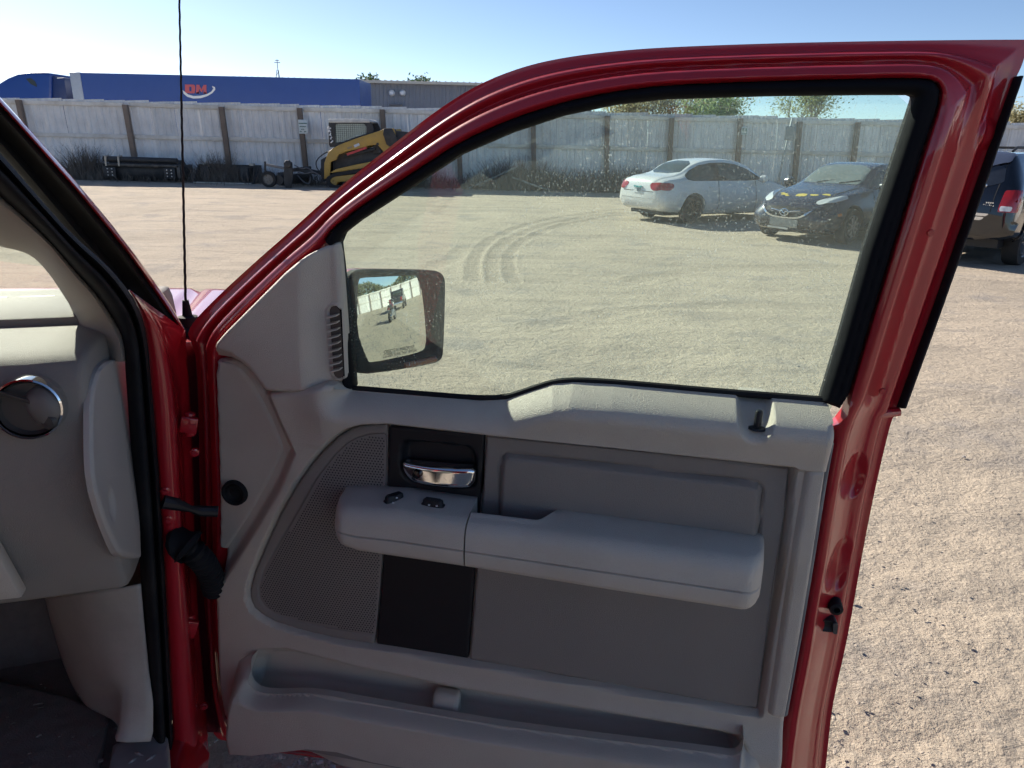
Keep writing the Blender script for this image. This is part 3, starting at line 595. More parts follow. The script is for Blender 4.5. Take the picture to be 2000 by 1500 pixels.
# ================================================================== parked cars
def herm(xs, ys, q):
    xs = np.array(xs, float); ys = np.array(ys, float); h = np.diff(xs); d = np.diff(ys) / h; m = np.zeros(len(xs)); m[0] = d[0]; m[-1] = d[-1]
    for i in range(1, len(xs) - 1): m[i] = 0 if d[i - 1] * d[i] <= 0 else (h[i - 1] + h[i]) * 3 / ((2 * h[i] + h[i - 1]) / d[i - 1] + (h[i] + 2 * h[i - 1]) / d[i])
    k = np.clip(np.searchsorted(xs, q) - 1, 0, len(xs) - 2); t = (q - xs[k]) / h[k]
    return (2 * t ** 3 - 3 * t ** 2 + 1) * ys[k] + (t ** 3 - 2 * t ** 2 + t) * h[k] * m[k] + (-2 * t ** 3 + 3 * t ** 2) * ys[k + 1] + (t ** 3 - t ** 2) * h[k] * m[k + 1]
def car_body(root, tab, paint, wheels, wr, name='body'):
    """tab rows: x, zbottom, wbottom, zmid, wmid, zshoulder, wshoulder, ztop, wtop (x from the rear)"""
    T = np.array(tab, float); L = T[-1, 0]; q = np.unique(np.concatenate([np.linspace(0, L, 90), np.linspace(0, .12, 6), np.linspace(L - .12, L, 6)])); C = [herm(T[:, 0], T[:, k], q) for k in range(1, 9)]
    rings = []
    for i in range(len(q)):
        zb, wb, zm, wm, zs, ws, zt, wt = [c[i] for c in C]
        cp = [(0, zb), (wb * .8, zb), (wb, zb + .05), (wm * .995, (zb + zm) / 2), (wm, zm), (ws, zs), ((ws + wt) / 2 + .015, (zs + zt) / 2), (wt, zt - .045 * min(1, (zt - zs) / .2 + .2)), (wt * .86, zt - .008), (wt * .5, zt + .006), (0, zt + .012)]
        cp = np.array(cp); pts = []
        for k in range(len(cp) - 1):
            p0, p1, p2, p3 = cp[max(k - 1, 0)], cp[k], cp[k + 1], cp[min(k + 2, len(cp) - 1)]
            for s_ in range(4):
                t = s_ / 4; a_, b_ = .5 * ((2 * p1) + (-p0 + p2) * t + (2 * p0 - 5 * p1 + 4 * p2 - p3) * t * t + (-p0 + 3 * p1 - 3 * p2 + p3) * t ** 3); pts.append((max(a_, 0), b_))
        pts.append(tuple(cp[-1])); ring = pts + [(-a_, b_) for a_, b_ in pts[-2:0:-1]]
        rings.append([(q[i], a_, b_) for a_, b_ in ring])
    n = len(rings[0]); v = [p for r_ in rings for p in r_]; f = []
    for i in range(len(rings) - 1):
        for k in range(n): f.append((i * n + k, i * n + (k + 1) % n, (i + 1) * n + (k + 1) % n, (i + 1) * n + k))
    f.append(tuple(reversed(range(n)))); f.append(tuple((len(rings) - 1) * n + k for k in range(n)))
    o = mk(name, v, f, paint, root, True, 32)
    bm = bmesh.new(); bm.from_mesh(o.data); bmesh.ops.recalc_face_normals(bm, faces=bm.faces); bm.to_mesh(o.data); bm.free()
    bvh = BVHTree.FromPolygons([tuple(p) for p in v], f)
    cut = []
    for x in wheels:
        c = MB().lathe([(0, -.0), (wr * 1.16, 0), (wr * 1.16, .45), (0, .45)], 36, 'y')
        for sgn in (-1, 1):
            cc = MB(); yy = T[:, 4].max() - .26; cc.lathe([(.001, 0), (wr * 1.17, 0), (wr * 1.17, .5), (.001, .5)], 36, 'y')
            co = cc.build('cutter', None); co.location = (x, yy if sgn > 0 else -yy - .5, wr * 1.02); cut.append(co)
    for c in cut:
        md = o.modifiers.new('b', 'BOOLEAN'); md.operation = 'DIFFERENCE'; md.object = c; md.solver = 'EXACT'
    par = o.parent; o.parent = None
    bpy.context.view_layer.update(); dg = bpy.context.evaluated_depsgraph_get(); me = bpy.data.meshes.new_from_object(o.evaluated_get(dg)); o.modifiers.clear(); o.data = me; o.parent = par
    for c in cut: bpy.data.objects.remove(c)
    me.materials.clear(); me.materials.append(paint); me.polygons.foreach_set('use_smooth', [True] * len(me.polygons)); me.set_sharp_from_angle(angle=RAD(32))
    return o, bvh
def skin_patch(name, poly, frm, bvh, m, parent, off=.004, res=.03, mid=None):
    """panel that lies on the car body; frm: 'L','R' (x,z), 'T' (x,y), 'B' rear (y,z), 'F' front (y,z)"""
    dirs = {'L': (0, -1, 0), 'R': (0, 1, 0), 'T': (0, 0, -1), 'B': (1, 0, 0), 'F': (-1, 0, 0)}; D = Vector(dirs[frm])
    def P3(u, v, w):
        out = np.zeros((len(u), 3))
        for i in range(len(u)):
            a_, b_ = float(u[i]), float(v[i]); o_ = {'L': Vector((a_, 5, b_)), 'R': Vector((a_, -5, b_)), 'T': Vector((a_, b_, 5)), 'B': Vector((-5, a_, b_)), 'F': Vector((15, a_, b_))}[frm]
            hit_, nrm, _, _ = bvh.ray_cast(o_, D)
            if hit_ is None: hit_, nrm, _, _ = bvh.find_nearest(o_ + D * (4.15 if frm in 'LR' else 5))
            if nrm.dot(D) > 0: nrm = -nrm
            out[i] = hit_ + nrm * (off + float(w[i]))
        return out
    o = relief(name, poly, lambda u, v, s: 0 * u, res, P3, m, parent, back=-.012)
    bm = bmesh.new(); bm.from_mesh(o.data); bmesh.ops.recalc_face_normals(bm, faces=bm.faces); bm.to_mesh(o.data); bm.free(); return o
carglass = mat('car glass', (.05, .065, .06), .05, var=.3, vs=2, spec=.8); tyre = mat('tyre rubber', (.028, .027, .027), .85, var=.3, bump=.3, bs=60); blackp = mat('black plastic', (.016, .016, .018), .5, var=.2)
rimsilver = mat('alloy rim', (.45, .46, .48), .3, .8, var=.1); lampred = mat('red lamp lens', (.34, .014, .018), .12, var=.2, coat=.6); lampclear = mat('clear lamp lens', (.72, .74, .74), .12, var=.15, coat=.6); amber = mat('amber lens', (.55, .16, .02), .2, var=.2)
chromebr = mat('bright trim', (.75, .76, .78), .15, .9, var=.06); seam = mat('shut line black', (.012, .012, .013), .7)
def mirror_y(p): return [(a_, -b_) for a_, b_ in p]
def line(p, q, w_): 
    d = Vector((q[0] - p[0], q[1] - p[1])).normalized(); n_ = Vector((-d.y, d.x)) * w_ / 2; return [(p[0] + n_.x, p[1] + n_.y), (q[0] + n_.x, q[1] + n_.y), (q[0] - n_.x, q[1] - n_.y), (p[0] - n_.x, p[1] - n_.y)]

# ---- white sedan
rw = onground(1326, 437); BETA = RAD(29); fwv = Vector((math.cos(BETA), math.sin(BETA), 0)); rgt = Vector((math.sin(BETA), -math.cos(BETA), 0))
org = Vector(rw) - fwv * .90 - rgt * .86 + Vector((.27, .1, 0))
ws = thing('white_sedan', 'white four-door sedan with dark wheels, its rear and side towards the camera', 'car', org, BETA)
whitepaint = mat('white car paint', (.72, .74, .75), .25, var=.03, vs=3, coat=.6, dirt=(.60, .57, .52), dirt_amt=.35, dirt_s=2.2)
tab = [(0, .47, .52, .62, .62, .74, .58, .80, .42), (.05, .34, .66, .60, .76, .80, .70, .93, .52), (.2, .27, .74, .6, .835, .90, .76, 1.02, .58), (.5, .24, .78, .6, .865, .94, .785, 1.065, .60), (.75, .22, .79, .6, .87, .95, .79, 1.13, .585), (1.1, .2, .79, .58, .873, .95, .80, 1.31, .56), (1.45, .19, .79, .58, .873, .95, .80, 1.40, .555), (1.95, .19, .79, .58, .873, .94, .80, 1.437, .555), (2.4, .19, .79, .58, .873, .93, .80, 1.41, .555), (2.75, .19, .79, .58, .873, .92, .80, 1.33, .56), (3.1, .19, .79, .58, .873, .91, .795, 1.17, .58), (3.45, .2, .79, .57, .872, .89, .785, .99, .62), (3.7, .21, .78, .56, .868, .85, .77, .925, .62), (4.1, .22, .74, .54, .84, .76, .72, .82, .58), (4.35, .24, .66, .52, .76, .66, .64, .70, .5), (4.46, .30, .5, .5, .6, .58, .5, .60, .4)]
bd, bv = car_body(ws, tab, whitepaint, (.98, 3.68), .315)
side = [(.78, 1.0), (.80, 1.07), (1.0, 1.19), (1.25, 1.285), (1.6, 1.335), (2.0, 1.345), (2.35, 1.315), (2.7, 1.225), (3.0, 1.10), (3.22, .99), (2.6, .965), (1.6, .965), (.95, .965)]
for s in 'LR':
    f_ = lambda p: p
    skin_patch('window_surround', [(x + (.02 if x < 1.5 else -.0) * 0 + (x - 1.9) * .018, z + (z - 1.14) * .06) for x, z in side], s, bv, blackp, ws, .002)
    skin_patch('rear_side_window', chaikin([p for p in side if p[0] < 1.7] + [], 1), s, bv, carglass, ws, .006)
    skin_patch('front_side_window', chaikin([(1.76, .975), (1.78, 1.33), (2.0, 1.335), (2.35, 1.305), (2.7, 1.215), (2.92, 1.12), (2.98, .975)], 1), s, bv, carglass, ws, .006)
    skin_patch('door_seam', line((1.73, .30), (1.72, .95), .012), s, bv, seam, ws, .003); skin_patch('door_seam', line((2.95, .30), (2.93, .95), .012), s, bv, seam, ws, .003)
    skin_patch('door_handle', chaikin([(1.42, .80), (1.62, .80), (1.62, .835), (1.42, .835)], 1), s, bv, whitepaint, ws, .022); skin_patch('door_handle', chaikin([(2.55, .79), (2.75, .79), (2.75, .825), (2.55, .825)], 1), s, bv, whitepaint, ws, .022)
    skin_patch('tail_lamp', chaikin([(.02, .78), (.06, .90), (.30, .91), (.40, .87), (.32, .75), (.1, .74)], 1), s, bv, lampred, ws, .008)
skin_patch('rear_window', chaikin([(.62, -.50), (.62, .50), (1.28, .42), (1.28, -.42)], 1), 'T', bv, carglass, ws, .005)
skin_patch('windshield', chaikin([(2.55, -.47), (2.55, .47), (3.42, .58), (3.42, -.58)], 1), 'T', bv, carglass, ws, .005)
for sg in (1, -1): skin_patch('tail_lamp', chaikin([(sg * .38, .885), (sg * .62, .91), (sg * .76, .90), (sg * .78, .76), (sg * .60, .72), (sg * .46, .76)], 1), 'B', bv, lampred, ws, .01); skin_patch('headlamp', chaikin([(sg * .35, .60), (sg * .66, .66), (sg * .70, .56), (sg * .4, .52)], 1), 'F', bv, lampclear, ws, .006)
pl = skin_patch('licence_plate', [(-.15, .66), (.15, .66), (.15, .81), (-.15, .81)], 'B', bv, mat('plate white', (.72, .76, .80), .5), ws, .012)
skin_patch('plate_band', [(-.15, .775), (.15, .775), (.15, .81), (-.15, .81)], 'B', bv, mat('plate teal', (.03, .30, .33), .5), pl, .027, .02); skin_patch('plate_characters', [(-.10, .69), (-.05, .69), (-.05, .76), (-.02, .76), (-.02, .69), (.03, .69), (.03, .76), (.0, .77), (-.10, .77)], 'B', bv, mat('plate print', (.10, .16, .20), .5), pl, .027, .01)
eb = MB(); 
for p, q in (((-.035, .86), (-.028, .92)), ((.035, .86), (.028, .92)), ((-.03, .888), (.03, .888))): eb.bar((.045, p[0], p[1]), (.06, q[0], q[1]), .012, .012)
eb.build('emblem', chromebr, ws)
skin_patch('trunk_seam', line((-.55, .70), (.55, .70), .012), 'B', bv, seam, ws, .003)
skin_patch('bumper_crease', line((-.62, .545), (.62, .545), .01), 'B', bv, mat('bumper crease', (.4, .41, .42), .4), ws, .003)
steelrim = mat('dark steel wheel', (.022, .022, .024), .55, .3, var=.2)
for x in (.98, 3.68):
    for sg in (1, -1): wheel('wheel', ws, (x, sg * .755, .315), .315, .2, 'y', steelrim, tyre, 7, sg)
for sg in (1, -1): MB().lathe([(0, -.1), (.07, -.09), (.1, 0), (.07, .07), (0, .08)], 14, 'y', (3.02, sg * .95, 1.0)).bar((3.02, sg * .80, .96), (3.02, sg * .9, .98), .04, .03).build('door_mirror', whitepaint, ws, 0)
MB().box(.3, 4.2, -.6, .6, .17, .26).build('underbody', blackp, ws)

# ---- dark blue sedan
nw = onground(1657, 477); GB = RAD(180 + 40); fwv = Vector((math.cos(GB), math.sin(GB), 0)); lft = Vector((-math.sin(GB), math.cos(GB), 0))
LN = 4.85; org = Vector(nw) - fwv * 3.95 - lft * .88
ns_ = thing('navy_sedan', 'dark blue sedan with yellow patches on its hood, nose towards the camera', 'car', org, GB)
navy = mat('navy car paint', (.020, .023, .042), .28, .15, var=.1, vs=3, coat=.8, dirt=(.10, .10, .115), dirt_amt=.5, dirt_s=2.)
tab = [(0, .5, .5, .66, .62, .8, .56, .86, .44), (.06, .34, .68, .62, .8, .86, .74, 1.0, .54), (.3, .26, .8, .62, .9, .95, .82, 1.09, .62), (.8, .22, .82, .6, .918, .97, .83, 1.17, .62), (1.2, .2, .82, .6, .92, .97, .83, 1.33, .58), (1.7, .19, .82, .6, .92, .96, .83, 1.445, .57), (2.2, .19, .82, .6, .92, .95, .83, 1.465, .57), (2.6, .19, .82, .6, .92, .94, .83, 1.42, .57), (3.0, .19, .82, .6, .92, .93, .825, 1.27, .59), (3.35, .2, .82, .6, .92, .92, .82, 1.07, .65), (3.7, .2, .82, .6, .92, .90, .815, 1.0, .68), (4.1, .21, .81, .58, .905, .85, .78, .93, .66), (4.45, .22, .76, .54, .85, .76, .70, .84, .60), (4.7, .23, .66, .5, .74, .66, .6, .72, .5), (4.82, .26, .52, .47, .58, .58, .48, .61, .4), (4.85, .32, .42, .45, .48, .54, .4, .56, .32)]
bd, bv = car_body(ns_, tab, navy, (1.12, 3.95), .33)
side = [(.9, 1.03), (1.1, 1.16), (1.4, 1.29), (1.8, 1.36), (2.2, 1.375), (2.55, 1.33), (2.9, 1.20), (3.25, 1.02), (3.2, .99), (1.8, .99)]
for s in 'LR':
    skin_patch('side_window', chaikin(side, 1), s, bv, carglass, ns_, .005); skin_patch('door_seam', line((3.1, .32), (3.16, .96), .012), s, bv, seam, ns_, .003); skin_patch('window_pillar', line((2.0, .98), (1.96, 1.38), .07), s, bv, blackp, ns_, .014)
    skin_patch('side_repeater', [(4.37, .545), (4.47, .53), (4.47, .575), (4.37, .59)], s, bv, amber, ns_, .008, .02)
skin_patch('windshield', chaikin([(2.62, -.50), (2.62, .50), (3.32, .64), (3.38, .3), (3.4, 0), (3.38, -.3), (3.32, -.64)], 1), 'T', bv, mat('windscreen glass', (.16, .19, .185), .07, var=.3, vs=2, spec=.8), ns_, .005)
for sg in (1, -1):
    skin_patch('hood_seam', chaikin([(3.45, sg * .665), (4.1, sg * .60), (4.62, sg * .45), (4.62, sg * .435), (4.1, sg * .585), (3.45, sg * .65)], 1), 'T', bv, seam, ns_, .004)
    hl = skin_patch('headlamp', chaikin([(4.62, sg * .42), (4.66, sg * .56), (4.42, sg * .72), (4.08, sg * .80), (4.05, sg * .765), (4.32, sg * .63)], 2), 'T', bv, lampclear, ns_, .008, .025)
gr = skin_patch('grille', chaikin([(-.50, .62), (-.30, .665), (.30, .665), (.50, .62), (.36, .52), (.2, .475), (-.2, .475), (-.36, .52)], 1), 'F', bv, mat('grille black', (.01, .01, .012), .35), ns_, .008, .03)
skin_patch('grille_bar', line((-.4, .575), (.4, .575), .035), 'F', bv, mat('grille slat', (.10, .10, .11), .3, .4), gr, .016, .03)
skin_patch('grille_chrome_rim', chaikin([(-.52, .625), (-.38, .50), (-.22, .452), (.22, .452), (.38, .50), (.52, .625), (.47, .61), (.35, .525), (.2, .478), (-.2, .478), (-.35, .525), (-.47, .61)], 1), 'F', bv, chromebr, gr, .02, .02)
em = MB(); ex = 4.9
em.tube([(ex, .085 * math.cos(t), .565 + .062 * math.sin(t)) for t in np.linspace(0, 2 * math.pi, 25)], .009, 6, False)
em.tube([(ex + .003, .08, .595), (ex + .008, .035, .585), (ex + .01, 0, .545), (ex + .008, -.035, .585), (ex + .003, -.08, .595)], .010, 6); em.tube([(ex - .02, .085, .58), (ex - .01, .19, .60), (ex - .05, .30, .61)], .010, 6); em.tube([(ex - .02, -.085, .58), (ex - .01, -.19, .60), (ex - .05, -.30, .61)], .010, 6); em.build('emblem', chromebr, ns_)
dm = skin_patch('front_plate_bracket', chaikin([(-.30, .30), (.28, .29), (.28, .44), (-.30, .45)], 0), 'F', bv, mat('bare plastic grey', (.34, .35, .33), .6, var=.4, vs=14), ns_, .012, .03)
skin_patch('lower_grille', chaikin([(-.55, .27), (.55, .27), (.5, .34), (-.5, .34)], 1), 'F', bv, blackp, ns_, .006, .03); MB().bar((4.84, -.34, .275), (4.86, .10, .262), .02, .035).build('broken_lip', mat('scraped lip', (.6, .6, .56), .5), ns_)
rr_ = random.Random(8); ym = mat('yellow hood patches', (.58, .46, .10), .6, var=.1)
for cx, cy, s1, s2 in ((4.40, .03, .10, .15), (4.40, -.33, .05, .09), (4.46, -.24, .03, .05), (4.34, -.40, .03, .05), (4.34, .26, .055, .10), (4.26, .47, .055, .10)):
    skin_patch('yellow_patch', [(cx + s1 * math.cos(t) * rr_.uniform(.55, 1.15), cy + s2 * math.sin(t) * rr_.uniform(.55, 1.15)) for t in np.linspace(0, 6.28, 11)[:-1]], 'T', bv, ym, ns_, .004, .025)
for x in (1.12, 3.95):
    for sg in (1, -1): wheel('wheel', ns_, (x, sg * .80, .33), .33, .215, 'y', rimsilver, tyre, 10, sg)
for sg in (1, -1): MB().lathe([(0, -.1), (.07, -.09), (.1, 0), (.07, .07), (0, .08)], 14, 'y', (3.1, sg * 1.0, 1.05)).bar((3.1, sg * .83, 1.0), (3.1, sg * .95, 1.03), .04, .03).build('door_mirror', navy, ns_, 0)
MB().box(.3, 4.5, -.6, .6, .17, .26).build('underbody', blackp, ns_)
for yy in (.1, .55): MB().bar((3.36, yy - .35, 1.085), (3.20, yy, 1.15), .015, .015).build('wiper', blackp, ns_)

# ---- dark SUV at the right
sw = onground(1992, 519); GS = RAD(41); fwv = Vector((math.cos(GS), math.sin(GS), 0)); rgt = Vector((math.sin(GS), -math.cos(GS), 0))
org = Vector(sw) - fwv * .98 - rgt * .90
sv = thing('dark_suv', 'dark blue SUV seen from behind at the right edge, red tail lamp showing', 'car', org, GS)
suvp = mat('suv dark blue paint', (.005, .0055, .009), .16, .1, var=.1, vs=3, coat=1.)
tab = [(0, .5, .74, .66, .80, .86, .76, .93, .62), (.05, .46, .84, .66, .90, 1.02, .85, 1.12, .70), (.14, .44, .86, .66, .92, 1.10, .88, 1.30, .70), (.3, .42, .86, .66, .93, 1.12, .89, 1.60, .66), (.45, .40, .86, .66, .93, 1.12, .89, 1.705, .655), (.8, .36, .86, .66, .93, 1.12, .89, 1.725, .66), (1.8, .34, .86, .66, .93, 1.10, .89, 1.74, .66), (2.7, .34, .86, .66, .93, 1.09, .89, 1.71, .66), (3.2, .34, .86, .66, .93, 1.08, .88, 1.42, .70), (3.55, .35, .86, .66, .92, 1.05, .87, 1.14, .74), (4.3, .36, .82, .66, .89, 1.0, .82, 1.07, .70), (4.65, .4, .76, .64, .82, .88, .74, .92, .62), (4.74, .48, .62, .62, .68, .78, .6, .8, .5)]
bd, bv = car_body(sv, tab, suvp, (.98, 3.76), .38)
for s in 'LR':
    skin_patch('quarter_window', chaikin([(.55, 1.2), (.62, 1.56), (1.3, 1.60), (1.35, 1.18)], 1), s, bv, carglass, sv, .006); skin_patch('window_trim', [(.5, 1.15), (3.2, 1.12), (3.2, 1.145), (.5, 1.175)], s, bv, chromebr, sv, .008); skin_patch('rear_door_window', chaikin([(1.5, 1.17), (1.5, 1.61), (2.2, 1.61), (2.2, 1.16)], 1), s, bv, carglass, sv, .006); skin_patch('front_door_window', chaikin([(2.3, 1.16), (2.3, 1.60), (2.75, 1.56), (3.2, 1.15)], 1), s, bv, carglass, sv, .006)
    skin_patch('tail_lamp', chaikin([(.07, .88), (.12, 1.18), (.27, 1.19), (.21, 1.04), (.12, .87)], 0), s, bv, lampred, sv, .012)
    skin_patch('door_seam', line((1.42, .48), (1.42, 1.12), .012), s, bv, seam, sv, .003); skin_patch('fender_flare', chaikin([(.46, .42), (.5, .62), (.72, .86), (.98, .92), (1.26, .86), (1.46, .62), (1.5, .42), (1.42, .42), (1.38, .6), (1.2, .78), (.98, .83), (.76, .78), (.58, .6), (.54, .42)], 1), s, bv, suvp, sv, .022)
skin_patch('rear_window', chaikin([(-.66, 1.19), (.66, 1.19), (.58, 1.60), (-.58, 1.60)], 1), 'B', bv, mat('suv rear glass', (.02, .024, .034), .12, var=.3, spec=.8), sv, .006)
skin_patch('roof_spoiler', chaikin([(.22, -.62), (.22, .62), (.5, .64), (.5, -.64)], 1), 'T', bv, mat('spoiler paint', (.06, .075, .12), .2, coat=.8), sv, .03)
for sg in (1, -1):
    tl = skin_patch('tail_lamp', chaikin([(sg * .68, .87), (sg * .70, 1.18), (sg * .90, 1.19), (sg * .90, .87)], 0), 'B', bv, lampred, sv, .014); skin_patch('reverse_lamp', chaikin([(sg * .70, .885), (sg * .705, .955), (sg * .85, .955), (sg * .84, .885)], 0), 'B', bv, lampclear, tl, .026, .02)
bmp = skin_patch('bumper', chaikin([(-.90, .47), (.90, .47), (.92, .80), (.5, .845), (-.5, .845), (-.92, .80)], 1), 'B', bv, suvp, sv, .05); skin_patch('bumper_chrome_strip', [(-.56, .80), (.56, .80), (.60, .84), (-.60, .84)], 'B', bv, chromebr, bmp, .07); skin_patch('tow_cover_plate', [(-.5, .735), (.5, .735), (.55, .785), (-.55, .785)], 'B', bv, chromebr, bmp, .066)
skin_patch('tailgate_seam', line((.585, .86), (.60, 1.6), .012), 'B', bv, seam, sv, .004); skin_patch('tailgate_seam', line((-.585, .86), (-.60, 1.6), .012), 'B', bv, seam, sv, .004)
wp = MB().bar((.30, -.03, 1.66), (.22, .02, 1.67), .05, .05); wp.bar((.24, -.05, 1.655), (.20, .06, 1.48), .02, .022); wp.build('rear_wiper', mat('wiper grey', (.35, .36, .37), .5), sv)
for k in range(3): 
    lm = MB(); lm.lathe([(0, -.01), (.022, -.006), (.022, .01)], 12, 'x', (.10, -.42 + .0 * k, 1.24 + .0 * k)); 
lm.build('washer_cap', chromebr, sv)
eb = MB()
for k in range(4): eb.box(.008, .03, -.52 - k * .028, -.50 - k * .028, .985, 1.005)
for k in range(7): eb.box(.008, .03, -.46 - k * .026, -.444 - k * .026, .945, .958 + .012 * ((k * 5) % 3) / 2)
eb.build('badge', chromebr, sv)
for sg in (1, -1): MB().tube([(.5, sg * .56, 1.745), (.62, sg * .57, 1.80), (2.5, sg * .57, 1.82), (2.7, sg * .56, 1.745)], .02, 8).build('roof_rail', blackp, sv)
MB().tube([(.95, -.56, 1.80), (.95, .56, 1.80)], .018, 8).build('roof_crossbar', blackp, sv)
for x in (.98, 3.76):
    for sg in (1, -1): wheel('wheel', sv, (x, sg * .79, .38), .38, .25, 'y', rimsilver, tyre, 5, sg)
MB().box(.3, 4.5, -.7, .7, .3, .45).build('underbody', blackp, sv); MB().lathe([(0, 0), (.11, .0), (.12, .4), (0, .42)], 16, 'y', (.42, -.2, .40)).build('muffler', steel, sv)

# ================================================================== track loader with rake
YL = 26.0
def LP(px, py, Y=YL): q = aty(px, py, Y); return (q[0], q[2])
cat_y = mat('machine yellow', (.47, .285, .055), .5, var=.12, vs=4, dirt=(.30, .20, .08), dirt_amt=.6, dirt_s=2.5, coat=.15); machine_k = mat('machine dark grey', (.028, .029, .032), .6, var=.3, dirt=(.10, .09, .08), dirt_amt=.5)
gz0 = LP(640, 368)[1]
ld = thing('track_loader', 'yellow compact track loader with a black cab parked by the fence', 'loader', (LP(640, 368)[0], YL, 0)); ox = ld.location.x
def LQ(px, py): q = LP(px, py); return (q[0] - ox, q[1] - gz0 + .0)
def plate(name, pts, y0, y1, m, par=ld, bev=.02, q=LQ): return MB().prism([q(*p) for p in pts], y0, y1).build(name, m, par, bev)
# tracks: rubber belt loop and rollers
belt_o = [(636, 353), (640, 344), (652, 338), (700, 330), (760, 320), (800, 314), (812, 322), (812, 350), (800, 368), (655, 370), (642, 364)]
belt_i = [(643, 353), (646, 348), (655, 344), (700, 337), (760, 328), (798, 322), (803, 327), (803, 348), (796, 360), (656, 362), (647, 359)]
for nm, y0 in (('track_belt', 0.), ('track_belt', 1.35)):
    o1 = resample(chaikin(belt_o, 2) + [chaikin(belt_o, 2)[0]], 90)[:-1]; i1 = resample(chaikin(belt_i, 2) + [chaikin(belt_i, 2)[0]], 90)[:-1]; v = []; f = []; n = len(o1)
    for k in range(n):
        a_, b_ = LQ(*o1[k]), LQ(*i1[k]); ex_ = .02 if k % 2 else 0; c_ = (a_[0] + (a_[0] - b_[0]) * ex_ * 6, a_[1] + (a_[1] - b_[1]) * ex_ * 6); v += [(c_[0], y0, c_[1]), (c_[0], y0 + .4, c_[1]), (b_[0], y0 + .4, b_[1]), (b_[0], y0, b_[1])]
    for k in range(n):
        k2 = (k + 1) % n
        for j in range(4): f.append((k * 4 + j, k * 4 + (j + 1) % 4, k2 * 4 + (j + 1) % 4, k2 * 4 + j))
    mk(nm, v, f, tyre, ld, False)
    for px, py, rr0 in ((651, 353, .16), (672, 358, .09), (692, 358, .09), (712, 358, .09), (735, 357, .09), (760, 356, .09), (798, 340, .24)):
        c_ = LQ(px, py); w0 = MB().lathe([(.03, -.01), (rr0 * .5, -.012), (rr0 * .55, .03), (rr0 * .85, .03), (rr0, .0), (rr0, .3), (0, .3)], 18, 'y').build('track_roller', cat_y if rr0 > .1 else machine_k, ld); w0.location = (c_[0], y0 + .03, c_[1])
    plate('track_frame', [(650, 345), (700, 339), (700, 352), (655, 356)], y0 + .02, y0 + .3, cat_y); plate('track_guard', [(642, 338), (655, 330), (690, 322), (740, 312), (790, 303), (790, 314), (700, 330), (652, 337)], y0 + .05, y0 + .42, cat_y)
plate('chassis', [(645, 345), (645, 305), (660, 292), (800, 285), (812, 300), (812, 340), (700, 350)], .35, 1.4, machine_k)
plate('engine_housing', [(725, 300), (728, 262), (745, 252), (805, 258), (812, 300)], .25, 1.5, machine_k)
for y0 in (.06, 1.55):
    plate('lift_arm', [(632, 318), (640, 297), (648, 290), (660, 283), (700, 268), (752, 251), (768, 250), (772, 262), (770, 283), (764, 292), (748, 296), (742, 288), (735, 282), (722, 284), (700, 290), (675, 296), (660, 302), (656, 312), (645, 316), (643, 345), (632, 350)], y0, y0 + .12, cat_y)
    plate('arm_cylinder', [(668, 303), (730, 288), (731, 293), (669, 308)], y0 + .13, y0 + .21, machine_k)
    for px, py in ((737, 281), (741, 295), (757, 253)): c_ = LQ(px, py); w0 = MB().lathe([(0, -.02), (.045, -.02), (.045, .05)], 14, 'y').build('pivot_pin', machine_k, ld); w0.location = (c_[0], y0 - .005, c_[1])
plate('rear_linkage', [(750, 250), (765, 250), (772, 262), (777, 276), (768, 290), (755, 282), (748, 262)], -.02, .05, machine_k); plate('rear_linkage', [(752, 252), (768, 250), (776, 272), (766, 290), (756, 280)], 1.7, 1.77, machine_k)
plate('red_decal', [(676, 299.5), (714, 286), (716, 290), (678, 303.5)], .048, .055, mat('red decal', (.50, .04, .045), .4), ld, 0); plate('model_plate', [(690, 283), (700, 279), (702, 283.5), (692, 288)], .048, .055, mat('pale decal', (.55, .57, .62), .4), ld, 0); plate('maker_decal', [(677, 288), (686, 284.5), (687.5, 288), (678.5, 291.5)], .048, .055, mat('grey decal', (.30, .22, .12), .5), ld, 0)
# cab: posts, roof, mesh sides, glass
cab_out = [(641, 287), (639, 236), (645, 233), (713, 233), (722, 238), (727, 250), (727, 262), (700, 270), (655, 287)]; cab_in = [(652, 279), (651, 243), (656, 241), (708, 241), (713, 246), (713, 261), (695, 266), (668, 276)]
for y0 in (.22, 1.46):
    A_ = [LQ(*p) for p in resample(cab_out + [cab_out[0]], 61)[:-1]]; B_ = [LQ(*p) for p in resample(cab_in + [cab_in[0]], 61)[:-1]]; v = []; f = []
    for k in range(60): v += [(A_[k][0], y0, A_[k][1]), (A_[k][0], y0 + .08, A_[k][1]), (B_[k][0], y0 + .08, B_[k][1]), (B_[k][0], y0, B_[k][1])]
    for k in range(60):
        for j in range(4): f.append((k * 4 + j, k * 4 + (j + 1) % 4, ((k + 1) % 60) * 4 + (j + 1) % 4, ((k + 1) % 60) * 4 + j))
    mk('cab_side_frame', v, f, machine_k, ld, False); mb = MB(); q0, q1 = LQ(650, 281), LQ(714, 241)
    for k in range(17): x = q0[0] + (q1[0] - q0[0]) * k / 16; mb.box(x - .004, x + .004, y0 + .03, y0 + .04, q0[1] + (.34 if k > 10 else .2 if k > 6 else 0), q1[1])
    for k in range(11): z = q0[1] + (q1[1] - q0[1]) * k / 10; mb.box(q0[0] + (.0 if k > 3 else 0), q1[0] - (0 if k > 4 else .5), y0 + .042, y0 + .052, z - .004, z + .004)
    mb.build('window_guard', machine_k, ld, 0, False)
    gp = [LQ(*p) for p in cab_in]; MB().prism(gp, y0 + .055, y0 + .06).build('cab_glass', mat('cab glass pale', (.46, .53, .48), .15, var=.25, vs=2), ld)
